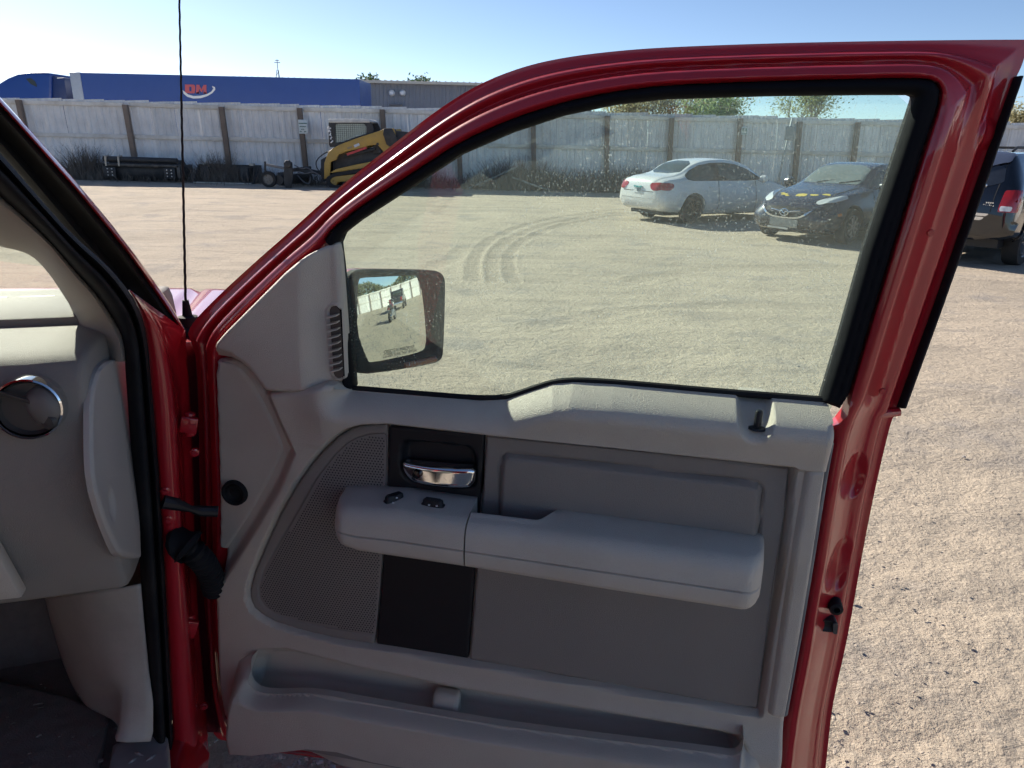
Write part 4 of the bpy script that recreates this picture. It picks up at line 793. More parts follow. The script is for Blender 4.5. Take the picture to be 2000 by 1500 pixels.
plate('cab_roof', [(637, 235), (640, 231.5), (716, 231.5), (722, 236), (720, 239), (640, 239)], .2, 1.56, mat('roof dusty white', (.55, .55, .53), .6, var=.3, vs=6), ld)
plate('cab_front_post', [(638, 284), (637, 238), (645, 238), (647, 284)], .30, .38, machine_k); plate('seat', [(665, 280), (668, 255), (678, 253), (682, 272), (700, 274), (698, 284)], .7, 1.1, machine_k)
for k in range(5): 
    a_, b_ = LQ(640 + k * 2, 246 + k * 7), LQ(644, 250 + k * 7); MB().tube([(a_[0], .16, a_[1]), (a_[0] - .05, .14, a_[1] - .06), (b_[0], .18, b_[1])], .025, 6).build('grab_loop', white, ld)
def hose(par, pts, Y0, r=.018, m=machine_k, q=LQ): return MB().tube(chaikin([(q(x, y)[0], Y0 + .05 * math.sin(x), q(x, y)[1]) for x, y in pts], 2, False), r, 6).build('hose', m, par)
hose(ld, [(645, 293), (630, 298), (614, 312), (612, 326), (622, 338), (630, 348)], .3); hose(ld, [(648, 296), (634, 303), (622, 318), (618, 335), (606, 342)], .55, .02); hose(ld, [(640, 300), (628, 310), (628, 330), (620, 345)], .8)
plate('coupler', [(622, 312), (634, 305), (640, 320), (640, 352), (626, 356), (622, 345)], .3, 1.3, machine_k)
# power rake attachment (own thing: it can be unhooked)
rk = thing('power_rake', 'black power rake with a caster wheel on the front of the yellow loader', 'rake', (ld.location.x, YL - .1, 0))
MB().tube([(LQ(552, 345)[0], -.35, .28), (LQ(575, 350)[0], 1.9, .28)], .17, 16).build('rake_drum', machine_k, rk)
plate('end_plate', [(565, 322), (572, 312), (580, 316), (582, 346), (578, 366), (568, 367), (564, 350)], -.5, -.42, machine_k, rk); plate('drive_motor', [(566, 318), (570, 312), (577, 312), (581, 320), (577, 326), (568, 326)], -.62, -.5, machine_k, rk)
c_ = LQ(533.5, 351.5); wheel('caster_wheel', rk, (c_[0], -.35, .29), .27, .16, 'y', mat('dusty rim', (.30, .27, .24), .7), tyre, 5, -1)
MB().tube([(c_[0], -.35, .3), (c_[0] - .1, -.35, .62), (c_[0] - .08, -.35, .88)], .035, 8).build('caster_fork', machine_k, rk)
MB().bar((c_[0] - .05, -.35, .78), (LQ(566, 328)[0], -.3, .66), .08, .08).bar((c_[0], -.1, .74), (LQ(600, 335)[0], .5, .55), .07, .07).build('caster_arm', steel, rk, .01)
MB().bar((LQ(578, 332)[0], .1, .62), (LQ(626, 345)[0], .6, .45), .1, .1).bar((LQ(578, 340)[0], 1., .62), (LQ(626, 345)[0], 1., .45), .1, .1).bar((LQ(578, 333)[0], -.3, .62), (LQ(579, 333)[0], 1.8, .62), .12, .12).build('hitch_frame', machine_k, rk, .01)
MB().box(LQ(548, 350)[0], LQ(564, 350)[0], -.2, .2, .08, .52).build('drum_guard', machine_k, rk, .02); 
for pts in ([(575, 322), (590, 330), (600, 326), (612, 336)], [(582, 336), (596, 340), (610, 334), (624, 342)], [(580, 342), (594, 356), (604, 360), (606, 345)]): hose(rk, pts, .1, .022, steel)
# ---- attachments on the ground
def AQ(Y, px, py): q = aty(px, py, Y); return q
YR = 26.9; g0 = onground(276, 356); a_ = aty(205, 357, YR); b_ = aty(348, 310, YR)
ro = thing('roller_attachment', 'long black vibratory roller drum attachment lying by the fence', 'roller', (a_[0], YR, 0)); LR = b_[0] - a_[0]; HR = b_[2] - a_[2]
MB().tube([(.12, .55, .40), (LR - .12, .55, .40)], .40, 26).build('drum', machine_k, ro, 0)
MB().box(0.02, LR, -.02, .12, HR * .60, HR * .72).box(0, .12, -.02, 1.1, .18, HR * .70).box(LR - .1, LR + .02, -.02, 1.1, .18, HR * .70).box(0, LR, 1.0, 1.12, .3, .5).build('frame', mat('scuffed black frame', (.035, .035, .036), .4, .3, var=.4, dirt=(.22, .20, .18), dirt_amt=.5), ro, .015)
for x in (.28, LR - .36): 
    mp_ = MB().box(x - .2, x + .2, -.05, -.02, .16, HR * .58).build('mount_plate', machine_k, ro, .02)
    for i in range(3):
        for j in (-1, 1): b0 = MB().lathe([(0, -.02), (.022, -.02), (.022, .01)], 8, 'y').build('bolt', rimsilver, mp_); b0.location = (x + j * .08, -.055, .24 + i * .11)
MB().tube([(.05, .1, HR * .88), (LR - .1, .12, HR * .86)], .10, 14).build('top_beam', machine_k, ro); 
for x in (.15, .62): MB().tube([(x, .0, HR * .62), (x + .02, -.02, HR * .98), (x + .05, .15, HR * 1.0)], .04, 8).build('lever', mat('worn steel', (.42, .40, .36), .4, .6), ro)
a_ = aty(375, 360, 27.); b_ = aty(494, 326, 27.)
bk = thing('bucket_attachment', 'low black bucket attachment lying by the fence beside the roller', 'bucket', (a_[0], 27., 0)); LR = b_[0] - a_[0]; HR = b_[2] - a_[2]
sec = [(0, .02), (.75, .02), (.95, .18), (1.0, HR), (.92, HR), (.86, .24), (.70, .10), (0, .06)]
MB().prism([(y, z) for y, z in sec], .05, LR - .05, 'x').build('shell', machine_k, bk, .01)
for x in (0.02, LR - .06): MB().prism([(0, .02), (.75, .02), (.95, .18), (1.0, HR), (.7, HR), (.2, .25)], x, x + .04, 'x').build('side_plate', machine_k, bk, .008)
MB().box(.1, LR - .1, -.12, .02, .02, .07).build('cutting_edge', MATS['worn steel'], bk, .01); MB().box(.5, LR - .5, .86, 1.05, .2, HR * .95).build('mount_plate', machine_k, bk, .01)
for x, w_ in ((.25, .12), (LR - .32, .16)): MB().box(x, x + w_, .5, .72, HR - .02, HR + .07).build('hook', MATS['worn steel'], bk, .02)
MB().box(.25, .55, .3, .8, .1, HR * .9).build('inner_bracket', machine_k, bk, .01); MB().box(LR - .6, LR - .3, .3, .8, .1, HR * .9).build('inner_bracket', machine_k, bk, .01)

# ================================================================== things seen only in the door mirror
pk = thing('dark_pickup', 'dark pickup truck with its tailgate towards the camera, seen in the door mirror', 'pickup', (24.2, 5.2, 0), RAD(18))
dkp = mat('pickup charcoal paint', (.022, .022, .026), .3, .1, coat=.7)
MB().prism([(0, .55), (0, 1.15), (2.0, 1.15), (2.02, 1.2), (2.2, 1.78), (3.1, 1.80), (3.7, 1.22), (4.9, 1.1), (5.05, .9), (5.05, .5)], -.92, .92).build('body', dkp, pk, .07, seg=3)
MB().box(.12, 1.9, -.78, .78, .75, 1.16).build('bed_liner', blackp, pk); MB().box(2.06, 2.14, -.62, .62, 1.3, 1.68).build('rear_window', carglass, pk, .02)
for sg in (1, -1):
    MB().box(-.02, .08, sg * .78 - .1, sg * .78 + .1, .8, 1.1).build('tail_lamp', lampred, pk, .02); MB().box(2.35, 3.1, sg * .925 - .01, sg * .925 + .01, 1.25, 1.68).build('side_window', carglass, pk, .02)
    for x in (1.0, 4.1): wheel('wheel', pk, (x, sg * .85, .4), .4, .27, 'y', rimsilver, tyre, 5, sg)
MB().box(-.16, .0, -.9, .9, .5, .72).build('bumper', chromebr, pk, .03); MB().box(-.015, .0, -.7, .7, .78, .8).build('tailgate_line', seam, pk)
mc = thing('motorcycle', 'black motorcycle with red bodywork standing in the lot, seen in the door mirror', 'motorcycle', (15.4, 3.15, 0), RAD(25))
for x in (0, 1.4): wheel('wheel', mc, (x, 0, .32), .32, .15, 'y', rimsilver, tyre, 7, 1)
MB().tube([(0, 0, .32), (.45, 0, .45), (.95, 0, .5), (1.2, 0, .85)], .05, 8).tube([(.45, 0, .45), (.35, 0, .8), (1.15, 0, .88)], .04, 8).build('frame', blackp, mc); MB().box(.45, .95, -.18, .18, .28, .66).build('engine', rimsilver, mc, .06)
MB().tube([(1.4, .0, .32), (1.15, 0, .98), (1.08, 0, 1.1)], .05, 8).build('fork', rimsilver, mc); MB().tube([(.98, -.38, 1.12), (1.1, 0, 1.06), (.98, .38, 1.12)], .02, 8).build('handlebar', blackp, mc)
MB().lathe([(0, -.28), (.1, -.24), (.16, 0), (.12, .2), (0, .28)], 14, 'x', (.78, 0, .86)).build('fuel_tank', mat('red bike paint', (.14, .015, .015), .2, coat=.8), mc); MB().tube([(.6, 0, .82), (.3, 0, .80), (-.1, 0, .9)], [.14, .15, .09], 10).build('seat', blackp, mc)
MB().box(-.3, -.05, -.1, .1, .72, .84).build('tail_section', MATS['red bike paint'], mc, .03); MB().box(-.3, .3, .12, .22, .3, .42).build('exhaust', chromebr, mc, .04); MB().lathe([(0, 0), (.1, 0), (.12, -.12), (0, -.16)], 14, 'x', (1.32, 0, .98)).build('headlamp', lampclear, mc)
cs = thing('grey_hatchback', 'grey car with silver wheels at the edge of the door mirror', 'car', (22.6, -4.4, 0), RAD(95)); gp_ = mat('grey car paint', (.10, .12, .14), .25, .2, coat=.7)
bd, bv = car_body(cs, [(0, .4, .6, .6, .7, .8, .66, .9, .5), (.2, .25, .78, .6, .86, .93, .78, 1.15, .6), (.7, .2, .8, .58, .87, .95, .8, 1.42, .56), (2.0, .19, .8, .58, .87, .93, .8, 1.47, .56), (2.8, .19, .8, .58, .87, .91, .8, 1.3, .57), (3.3, .2, .8, .57, .87, .88, .78, .99, .62), (4.0, .23, .7, .52, .78, .72, .66, .78, .5), (4.15, .3, .5, .5, .6, .6, .5, .62, .4)], gp_, (.8, 3.4), .33)
for s in 'LR': skin_patch('side_window', chaikin([(.5, 1.0), (.75, 1.34), (2.2, 1.37), (2.8, 1.2), (3.1, .99)], 1), s, bv, carglass, cs, .006)
for x in (.8, 3.4):
    for sg in (1, -1): wheel('wheel', cs, (x, sg * .77, .33), .33, .21, 'y', rimsilver, tyre, 5, sg)
# ================================================================== the red pickup truck
TA = RAD(17); HING = np.array([-.5, 1.15, 0]); RR_ = np.array([math.cos(TA), math.sin(TA), 0]); FF_ = np.array([-math.sin(TA), math.cos(TA), 0])
DU = np.array([.955, -.18, 0]); DU = DU / np.linalg.norm(DU); DN = np.array([DU[1], -DU[0], 0])
truck = thing('pickup_truck', 'red pickup truck with its grey-trimmed front passenger door standing open', 'pickup', HING, TA)
def D2(px, py, w_=0.):
    q = hit(px, py, HING + w_ * DN, DN) - HING; return (q @ DU, q[2])
def DP(pts, w_=0., it=0): return chaikin([D2(p[0], p[1], p[2] if len(p) > 2 else w_) for p in pts], it)
def P3d(u, v, w_): return np.stack([u, -w_, v], 1)
def toT(q): q = q - HING; return np.array([q @ RR_, q @ FF_, q[2]])
def TP(px, py, r=None, f=None, z=None):
    if r is not None: n, p = RR_, HING + r * RR_
    elif f is not None: n, p = FF_, HING + f * FF_
    else: n, p = np.array([0, 0, 1.]), np.array([0, 0, z])
    return toT(hit(px, py, p, n))
def frame_door(o):          # door-local axes: x along the door, -y to the inside, z up
    o.location = (0, 0, 0); o.rotation_euler = (0, 0, math.atan2(DU[1], DU[0]) - TA); return o
redp_ = mat('candy red paint', (.385, .009, .018), .42, .0, var=.06, vs=40, coat=1., spec=.25, rv=.03)
trim_l = mat('light grey trim plastic', (.55, .495, .42), .5, var=.05, vs=6, bump=.6, bs=750, dirt=(.47, .41, .34), dirt_amt=.5, dirt_s=7., spec=.4)
trim_d = mat('dark grey trim plastic', (.25, .225, .205), .55, var=.06, vs=6, bump=.6, bs=750, dirt=(.28, .245, .215), dirt_amt=.4, dirt_s=6., spec=.4)
trim_k = mat('black trim plastic', (.010, .011, .014), .45, var=.2, bump=.25, bs=900, spec=.4); rubber = mat('black weather rubber', (.009, .0095, .012), .75, spec=.2, var=.2, vs=30, dirt=(.04, .038, .036), dirt_amt=.4, dirt_s=12.)
carpet_m = mat('grey carpet', (.20, .175, .155), .95, var=.18, vs=60, bump=.5, bs=350, dirt=(.13, .115, .10), dirt_amt=.5, dirt_s=9.)
# ---------------------------------------------------------------- door shell (painted metal)
seal_o = [(632, 470), (650, 446), (700, 406), (800, 341), (900, 276), (1000, 231), (1100, 199), (1200, 178), (1300, 166), (1500, 158), (1700, 153), (1790, 152), (1826, 157), (1838, 175), (1834, 205), (1800, 305), (1740, 500), (1700, 632), (1660, 770)]
out_px = [(362, 650), (380, 622), (430, 572), (500, 508), (560, 456), (640, 383), (700, 333), (755, 290), (850, 215), (935, 162), (1020, 129), (1100, 111), (1200, 98.5), (1300, 91), (1500, 83.5), (1700, 79), (1900, 76.5), (2005, 76), (2012, 76), (2011, 80), (2004, 120), (1984, 160), (1931, 310), (1882, 450), (1826, 606), (1758, 800), (1752, 815), (1743, 822), (1700, 1010), (1663, 1220), (1653, 1270), (1637, 1340), (1625, 1400), (1615, 1500), (1598, 1660), (1300, 1600), (900, 1530), (720, 1497), (640, 1487), (540, 1470), (450, 1453), (414, 1446), (409, 1400), (400, 1300), (392, 1150), (387, 1000), (385, 850), (383, 750), (378, 690), (366, 662)]
OUT = DP(out_px, -.07, 2)
hole_px = seal_o + [(1648, 815), (1600, 850), (1000, 830), (720, 830), (648, 800), (622, 640)]
HOLE = DP(hole_px, -.03, 1)
inner_px = [(424, 1145), (431, 1090), (432, 1000), (429, 900), (424, 790), (421, 700), (428, 665), (480, 610), (560, 531), (610, 492)] + seal_o + [(1642, 800), (1622, 860), (1612, 915), (1585, 1100), (1560, 1250), (1532, 1400), (1520, 1500), (1506, 1630), (1300, 1580), (900, 1515), (725, 1486), (600, 1463), (500, 1462), (468, 1440), (440, 1390), (428, 1250)]
INNER = DP(inner_px, -.015, 2)
PRO_S = np.array([0, .07, .16, .26, .32, .40, .46, .52, .58, .66, .80, .88, .94, 1.0]); PRO_W = np.array([-.076, -.076, -.074, -.070, -.052, -.047, -.050, -.055, -.050, -.030, -.023, -.020, -.024, -.032])
PR2_S = np.array([0, .06, .14, .22, .30, .40, .46, .72, .79, .86, .93, 1.0]); PR2_W = np.array([-.077, -.077, -.074, -.060, -.057, -.056, -.052, -.024, -.015, -.014, -.019, -.03])
BLOBS = [(D2(1667, 932, -.05), .020, .036, .009), (D2(1640, 1108, -.05), .022, .046, .010), (D2(1940, 262, -.05), .012, .018, -.006), (D2(1706, 300 + 1040, -.05), .02, .05, .012)]
def shell_w(u, v, sd):
    P = np.stack([u, v], 1); do, _ = segdist(P, OUT); di, ins = segdist(P, INNER); di = np.where(ins, 0, di); s = do / (do + di + 1e-6)
    wa = herm(PRO_S, PRO_W, np.clip(s, 0, 1)); wb = herm(PR2_S, PR2_W, np.clip(s, 0, 1))
    k = sstep(u - (v - 1.75) * .05, .97, 1.03) * sstep(-v, -1.80, -1.70); w_ = wa * (1 - k) + wb * k
    for (c, ru, rv, dep) in BLOBS:
        e = ((u - c[0]) / ru) ** 2 + ((v - c[1]) / rv) ** 2; w_ = w_ - dep * sstep(-e, -1.5, -.1)
    # lower jamb steps
    low = sstep(-v, -.98, -.90) * k; w_ = w_ + low * .008 * np.sin(np.clip((s - .3) / .5, 0, 1) * math.pi)
    return w_
HIDDEN = DP([(452, 745), (640, 800), (1000, 850), (1590, 870), (1575, 1000), (1500, 1560), (900, 1480), (520, 1425), (452, 1200)], -.03)
door = relief('door', OUT, shell_w, .0026, P3d, redp_, truck, back=lambda u, v: np.where(segdist(np.stack([u, v], 1), HOLE)[0] < .003, -.05, -.12), holes=[HOLE, HIDDEN], ang=180, an=True); frame_door(door); tag(door, 'red painted door shell and window frame')
def sub(o, par): o.parent = par; return o
hc = np.array(HOLE).mean(0); HOLE2 = [tuple(hc + (np.array(p) - hc) * np.array([1.17, 1.2])) for p in HOLE]
skin = relief('outer_skin', OUT, lambda u, v, s: -.1205 + 0 * u, .03, P3d, redp_, door, holes=[HOLE2])
# ---------------------------------------------------------------- window seal and glass
glass_px = [(660, 476), (668, 456), (700, 431), (800, 366), (900, 301), (1000, 258), (1100, 225), (1200, 204), (1300, 193), (1500, 186.5), (1700, 184), (1780, 184), (1788, 188), (1740, 335), (1690, 485), (1640, 663), (1604, 781)]
ring = DP([(668, 762), (652, 600), (641, 482)], -.026) + DP(seal_o, -.026) + DP([(1642, 800), (1604, 786)], -.026) + DP(glass_px[::-1], -.034) + DP([(675, 600), (690, 760)], -.034)
def ring_w(u, v, sd): return -.034 + .016 * np.sqrt(np.maximum(0, 1 - (1 - np.clip(sd / .012, 0, 1)) ** 2)) - .004 * sstep(sd, .012, .02)
relief('window_seal', ring, ring_w, .003, P3d, mat('black window seal', (.006, .0065, .009), .8, var=.2, spec=.12), door, back=-.055)
GL = DP([(640, 478), (655, 440), (700, 418), (800, 353), (900, 288), (1000, 244), (1100, 212), (1200, 190), (1500, 172), (1800, 168), (1815, 185), (1700, 560), (1625, 800), (1600, 840), (1000, 830), (680, 810)], -.043)
relief('window_glass', GL, lambda u, v, s: -.043 + 0 * u, .05, P3d, glass_mat('dusty green window glass', (.80, .95, .87), dust=(.56, .67, .60), dust_amt=.085, speck=.5, sc1=330.), door)
sash = [(p[0], -(-.036), p[1]) for p in DP([(690, 759), (850, 772), (940, 779), (990, 777), (1040, 760), (1080, 747), (1120, 743), (1200, 747), (1400, 765), (1606, 781)], -.036)]
MB().tube(chaikin(sash, 2, False), .006, 8).build('belt_weatherstrip', rubber, door)
sl_ = [D2(*p, -.07) for p in ((1990, 150), (1965, 218), (1930, 320), (1880, 455), (1830, 595), (1790, 725), (1768, 797))]
edge = relief('edge_weatherstrip', [D2(*p, -.07) for p in ((1999, 147), (1942, 312), (1894, 450), (1839, 606), (1769, 798), (1754, 797), (1824, 604), (1879, 448), (1927, 310), (1984, 149))], lambda u, v, s: -.072 + .012 * np.sqrt(np.maximum(0, 1 - (1 - np.clip(s / .007, 0, 1)) ** 2)) - .006 * np.exp(-((s - .006) / .002) ** 2) * 0, .002, P3d, rubber, door, back=-.09)
# latch, bumper, plugs, screws on the shut face
def disc(par, name, px, py, w0, r, prof, m, n=24, sq=1.):
    c = D2(px, py, w0); o = MB().lathe([(a_ * r, -b_) for a_, b_ in prof], n, 'y').build(name, m, par); o.location = (c[0], -w0, c[1]); o.scale = (sq, 1, 1); return o
disc(door, 'rubber_bumper', 1630, 1181, -.05, .012, [(0, .006), (.35, .006), (.45, .016), (.9, .014), (1., 0), (1.05, -.02)], rubber)
LA = DP([(1603, 1206), (1630, 1208), (1635, 1214), (1632, 1231), (1603, 1228), (1598, 1222)], -.045); relief('latch_opening', LA, lambda u, v, s: -.038 - .004 * sstep(s, .002, .004), .003, P3d, trim_k, door, back=-.06)
LA2 = DP([(1624, 1209), (1634, 1212), (1632, 1231), (1624, 1230)], -.045); relief('latch_pawl', LA2, lambda u, v, s: -.034 + 0 * u, .003, P3d, mat('latch steel', (.12, .12, .12), .4, .7), door, back=-.05)
for px, py in ((1818, 455), (1724, 765)): disc(door, 'plug', px, py, -.022 if py < 800 else -.03, .005, [(0, .001), (.8, .001), (1., -.002)], redp_)
tb = D2(1752, 806, -.07); MB().tube([(tb[0] - .03, .065, tb[1] - .004), (tb[0] + .004, .075, tb[1])], [.008, .007], 10).build('edge_tab', redp_, door)
# ---------------------------------------------------------------- trim panel
trim_px = [(423, 703, -.02), (445, 705), (468, 711), (494, 738), (511, 767), (580, 760), (640, 748), (668, 742, -.03), (690, 759, -.035), (850, 772, -.035), (940, 779, -.035), (990, 777, -.035), (1040, 760, -.035), (1080, 747, -.035), (1120, 743, -.035), (1200, 747, -.035), (1400, 765, -.035), (1598, 781, -.035), (1614, 786, -.02), (1621, 797, -.015), (1622, 830, -.01), (1620, 860), (1612, 915), (1585, 1100), (1560, 1250), (1532, 1400), (1520, 1500), (1506, 1630), (1300, 1580), (900, 1515), (725, 1486), (600, 1463), (500, 1462), (468, 1440), (440, 1390), (430, 1330), (427, 1250), (424, 1146), (431, 1090), (432, 1000), (429, 900), (425, 790)]
TRIM = DP(trim_px, 0.)
BELT = [D2(*p, -.035) for p in ((690, 759), (850, 772), (940, 779), (990, 777), (1040, 760), (1080, 747), (1120, 743), (1200, 747), (1400, 765), (1640, 785))]
SEAM = [D2(*p) for p in ((640, 870), (680, 842), (758, 832), (950, 848), (1200, 873), (1400, 894), (1540, 909), (1620, 918))]
speak_px = [(757, 829), (715, 830), (685, 838), (661, 853), (634, 879), (610, 906), (580, 949), (550, 1001), (520, 1066), (499, 1116), (490, 1150), (490, 1168), (498, 1187), (517, 1202), (540, 1214), (587, 1229), (650, 1244), (731, 1258)]
QREC = DP(speak_px + [(913, 1289), (1480, 1388), (1534, 1030), (1544, 912), (1400, 897), (1200, 876), (950, 850)], 0)
LCOR = DP([(418, 680), (455, 692), (488, 716), (518, 757), (545, 822), (572, 882), (546, 946), (490, 1040), (422, 1147), (405, 1147), (400, 700)], 0)
POCK = DP([(482, 1310), (490, 1280), (512, 1263), (560, 1261), (700, 1294), (900, 1334), (1400, 1415), (1440, 1424), (1452, 1442), (1448, 1466), (1432, 1476), (1000, 1422), (850, 1397), (590, 1356), (500, 1352), (485, 1335)], 0)
KN = D2(1480, 822, .03)
HREC = DP([(770, 850), (940, 860), (940, 970), (770, 955)], 0.)
def trim_w(u, v, sd):
    P = np.stack([u, v], 1); db, _ = segdist(P, BELT, False); ds, _ = segdist(P, SEAM, False); seamv = np.interp(u, [p[0] for p in SEAM], [p[1] for p in SEAM])
    up = sstep(v - seamv, -.002, .002) * sstep(u, .12, .24)
    w0 = .010 + up * (.008 + .016 * sstep(v - seamv, 0, .07))
    k = np.clip(db / .052, 0, 1); beltk = np.where(u < .98, 1., 1.); prof = 1 - (1 - k) ** 2.4; near = sstep(-db, -.056, -.05)
    w_ = np.where(db < .054, -.035 + (w0 + .035) * prof, w0)
    w_ = w_ - fil(sd, .010) * np.where(db < .02, 0, 1) * 1.3
    q = sdf(P, QREC); w_ = np.where(q > -.012, w_ - fil(-q + 0, .008) * 0, w_); w_ = w_ * (1 - sstep(q, -.008, .0)) + (-.016) * sstep(q, -.008, .0)
    w_ = np.where(sdf(P, HREC) > 0, -.06, w_)
    lc = sdf(P, LCOR); w_ = w_ - .024 * sstep(lc, -.012, .012) * (1 - 0 * u)
    pk_ = sdf(P, POCK); w_ = w_ - .03 * sstep(pk_, -.006, .03) - .05 * sstep(pk_, -.004, .004) * 0
    # rounded brow above the pocket
    w_ = w_ + .020 * sstep(-v, -.775, -.70) * sstep(u, .10, .2) * (1 - sstep(pk_, -.01, .02))
    e = ((u - KN[0]) / .026) ** 2 + ((v - KN[1] - .006) / .046) ** 2
    cut = sstep(-e, -1.1, -.45); depth = .004 + .030 * sstep(v - KN[1], -.040, .0) ; w_ = w_ - cut * depth * sstep(-v, -KN[1] - .034, -KN[1] - .018)
    return w_
trim = relief('door_trim', TRIM, trim_w, .0036, P3d, trim_l, truck, back=-.035, ang=180, an=True); frame_door(trim); tag(trim, 'grey moulded plastic inner door panel')
# sail panel with small air vent
sail_px = [(645, 478), (650, 500), (656, 570), (663, 660), (669, 746), (655, 754), (620, 761), (580, 764), (514, 761), (499, 735), (472, 708), (446, 700), (422, 697), (421, 684), (428, 666), (445, 646), (480, 611), (520, 571), (560, 531), (600, 498), (630, 481)]
SAIL = DP(sail_px, 0.); RID = [D2(*p) for p in ((604, 470), (604, 600), (606, 700), (612, 790))]
vent_px = [(640, 613), (649, 740)]; VA, VB = D2(640, 616, .01), D2(648, 738, .01)
def capdist(u, v): d, _ = segdist(np.stack([u, v], 1), [VA, VB], False); return d
def sail_w(u, v, sd):
    ur = np.interp(-v, [-p[1] for p in RID], [p[0] for p in RID]); w_ = .012 - .030 * sstep(u - ur, -.016, .03)
    d = capdist(u, v); w_ = w_ + .0035 * (1 - sstep(d, .0125, .0150)) - .016 * (1 - sstep(d, .0075, .0095))
    lc = sdf(np.stack([u, v], 1), LCOR); return w_ - fil(sd, .008) * 1.2 - .014 * sstep(lc, -.012, .014)
sail = relief('mirror_sail_panel', SAIL, sail_w, .0032, P3d, trim_l, trim, back=-.04, ang=180, an=True)
for k in range(9):
    t = (k + .6) / 9.2; cu = VA[0] + (VB[0] - VA[0]) * t; cv = VA[1] + (VB[1] - VA[1]) * t
    MB().add([(cu - .009, .012, cv - .0015), (cu + .009, .014, cv + .0035), (cu + .009, .002, cv + .003), (cu - .009, .000, cv - .0025), (cu - .009, .012, cv + .0005), (cu + .009, .014, cv + .0055), (cu + .009, .002, cv + .005), (cu - .009, .000, cv - .0005)], [(0, 1, 2, 3), (7, 6, 5, 4), (0, 4, 5, 1), (1, 5, 6, 2), (2, 6, 7, 3), (3, 7, 4, 0)]).build('vent_slat', trim_l, trim)
relief('vent_duct', [(VA[0] + .0092 * math.cos(t), VA[1] + .0092 * math.sin(t)) for t in np.linspace(0, math.pi, 9)] + [(VB[0] + .0092 * math.cos(t), VB[1] + .0092 * math.sin(t)) for t in np.linspace(math.pi, 2 * math.pi, 9)], lambda u, v, s: -.017 + 0 * u, .004, P3d, mat('vent duct brown', (.09, .075, .065), .7), trim)
cp_ = [(422, 706), (444, 708), (465, 714), (490, 742), (515, 785), (533, 822), (552, 866), (553, 882), (530, 930), (500, 985), (485, 1010), (430, 1092), (431, 1000), (429, 900), (425, 790)]
relief('corner_cover', DP(cp_, -.013, 1), lambda u, v, s: -.0105 - fil(s, .004), .004, P3d, trim_l, trim, back=-.03)
disc(trim, 'rubber_plug', 460, 961, -.010, .0245, [(0, .0008), (.45, .001), (.55, .003), (.62, .004), (.7, .002), (.82, .009), (.95, .009), (1., .004), (1.02, -.01)], rubber, 32)
# speaker
SPK = DP(speak_px + [(743, 1160), (753, 1050), (757, 930)], -.006)
grille_px = [(754, 848), (724, 849), (700, 855), (677, 868), (655, 890), (622, 933), (595, 981), (565, 1033), (535, 1082), (517, 1112), (506, 1148), (507, 1168), (517, 1185), (538, 1200), (590, 1214), (650, 1226), (733, 1240), (742, 1150), (752, 1000)]
GRL = DP(grille_px, -.004)
relief('speaker_surround', SPK, lambda u, v, s: -.003 - fil(s, .004) - .006 * sstep(sdf(np.stack([u, v], 1), GRL), -.003, .001), .0036, P3d, trim_d, trim, back=-.02)
gc = np.array(GRL).mean(0)
def grl_w(u, v, s=0): return -.006 + .008 * np.exp(-(((u - gc[0] - .03) / .11) ** 2 + ((v - gc[1]) / .17) ** 2))
grl = relief('speaker_grille', GRL, grl_w, .006, P3d, trim_d, trim, back=-.012)
hu = np.array(GRL); V_ = []; F_ = []; sp = .0056; j = 0
cen = []
for y in np.arange(hu[:, 1].min(), hu[:, 1].max(), sp * .866):
    for x in np.arange(hu[:, 0].min() + (j % 2) * sp / 2, hu[:, 0].max(), sp): cen.append((x, y))
    j += 1
cen = np.array(cen); cen = cen[sdf(cen, GRL) > .0035]; wz = grl_w(cen[:, 0], cen[:, 1]) + .0007
for (x, y), w_ in zip(cen, wz):
    b0 = len(V_); V_ += [(x + .00145 * math.cos(t), -w_, y + .00145 * math.sin(t)) for t in np.arange(6) * math.pi / 3]; F_.append(tuple(b0 + k for k in range(6)))
tag(mk('grille_holes', V_, F_, mat('grille hole black', (.008, .009, .012), .8), trim, False), kind='stuff')
# black centre panel with door handle
BLK = DP([(760, 832), (946, 848), (914, 1287), (735, 1258), (755, 1000)], -.004); HR_ = DP([(783, 868), (795, 863), (910, 873), (924, 884), (929, 905), (928, 945), (918, 957), (805, 944), (786, 930), (780, 905)], .0, 1)
def blk_w(u, v, s): return -.0035 - fil(s, .003) - .021 * sstep(sdf(np.stack([u, v], 1), HR_), -.004, .008)
relief('centre_panel', BLK, blk_w, .0036, P3d, trim_k, trim, back=-.02)
LEV = DP([(781, 906), (800, 909), (900, 917), (926, 919), (927, 940), (921, 953), (910, 956), (812, 945), (795, 937), (783, 922)], .010, 1); lc_ = D2(855, 930, .01)
def lev_w(u, v, s): return -.004 + .018 * (1 - ((u - lc_[0]) / .075) ** 2 * .75) - fil(s, .006) * .9 + .10 * (lc_[1] - v) * .35
lev = relief('door_handle', LEV, lev_w, .0022, P3d, chrome, trim, back=-.012, ang=80)
kb = disc(trim, 'lock_button', 815, 925, .012, .0085, [(0, .0075), (.3, .007), (.8, .006), (.95, .002), (1.0, -.01)], mat('dark chrome', (.05, .05, .055), .15, .9), 20)
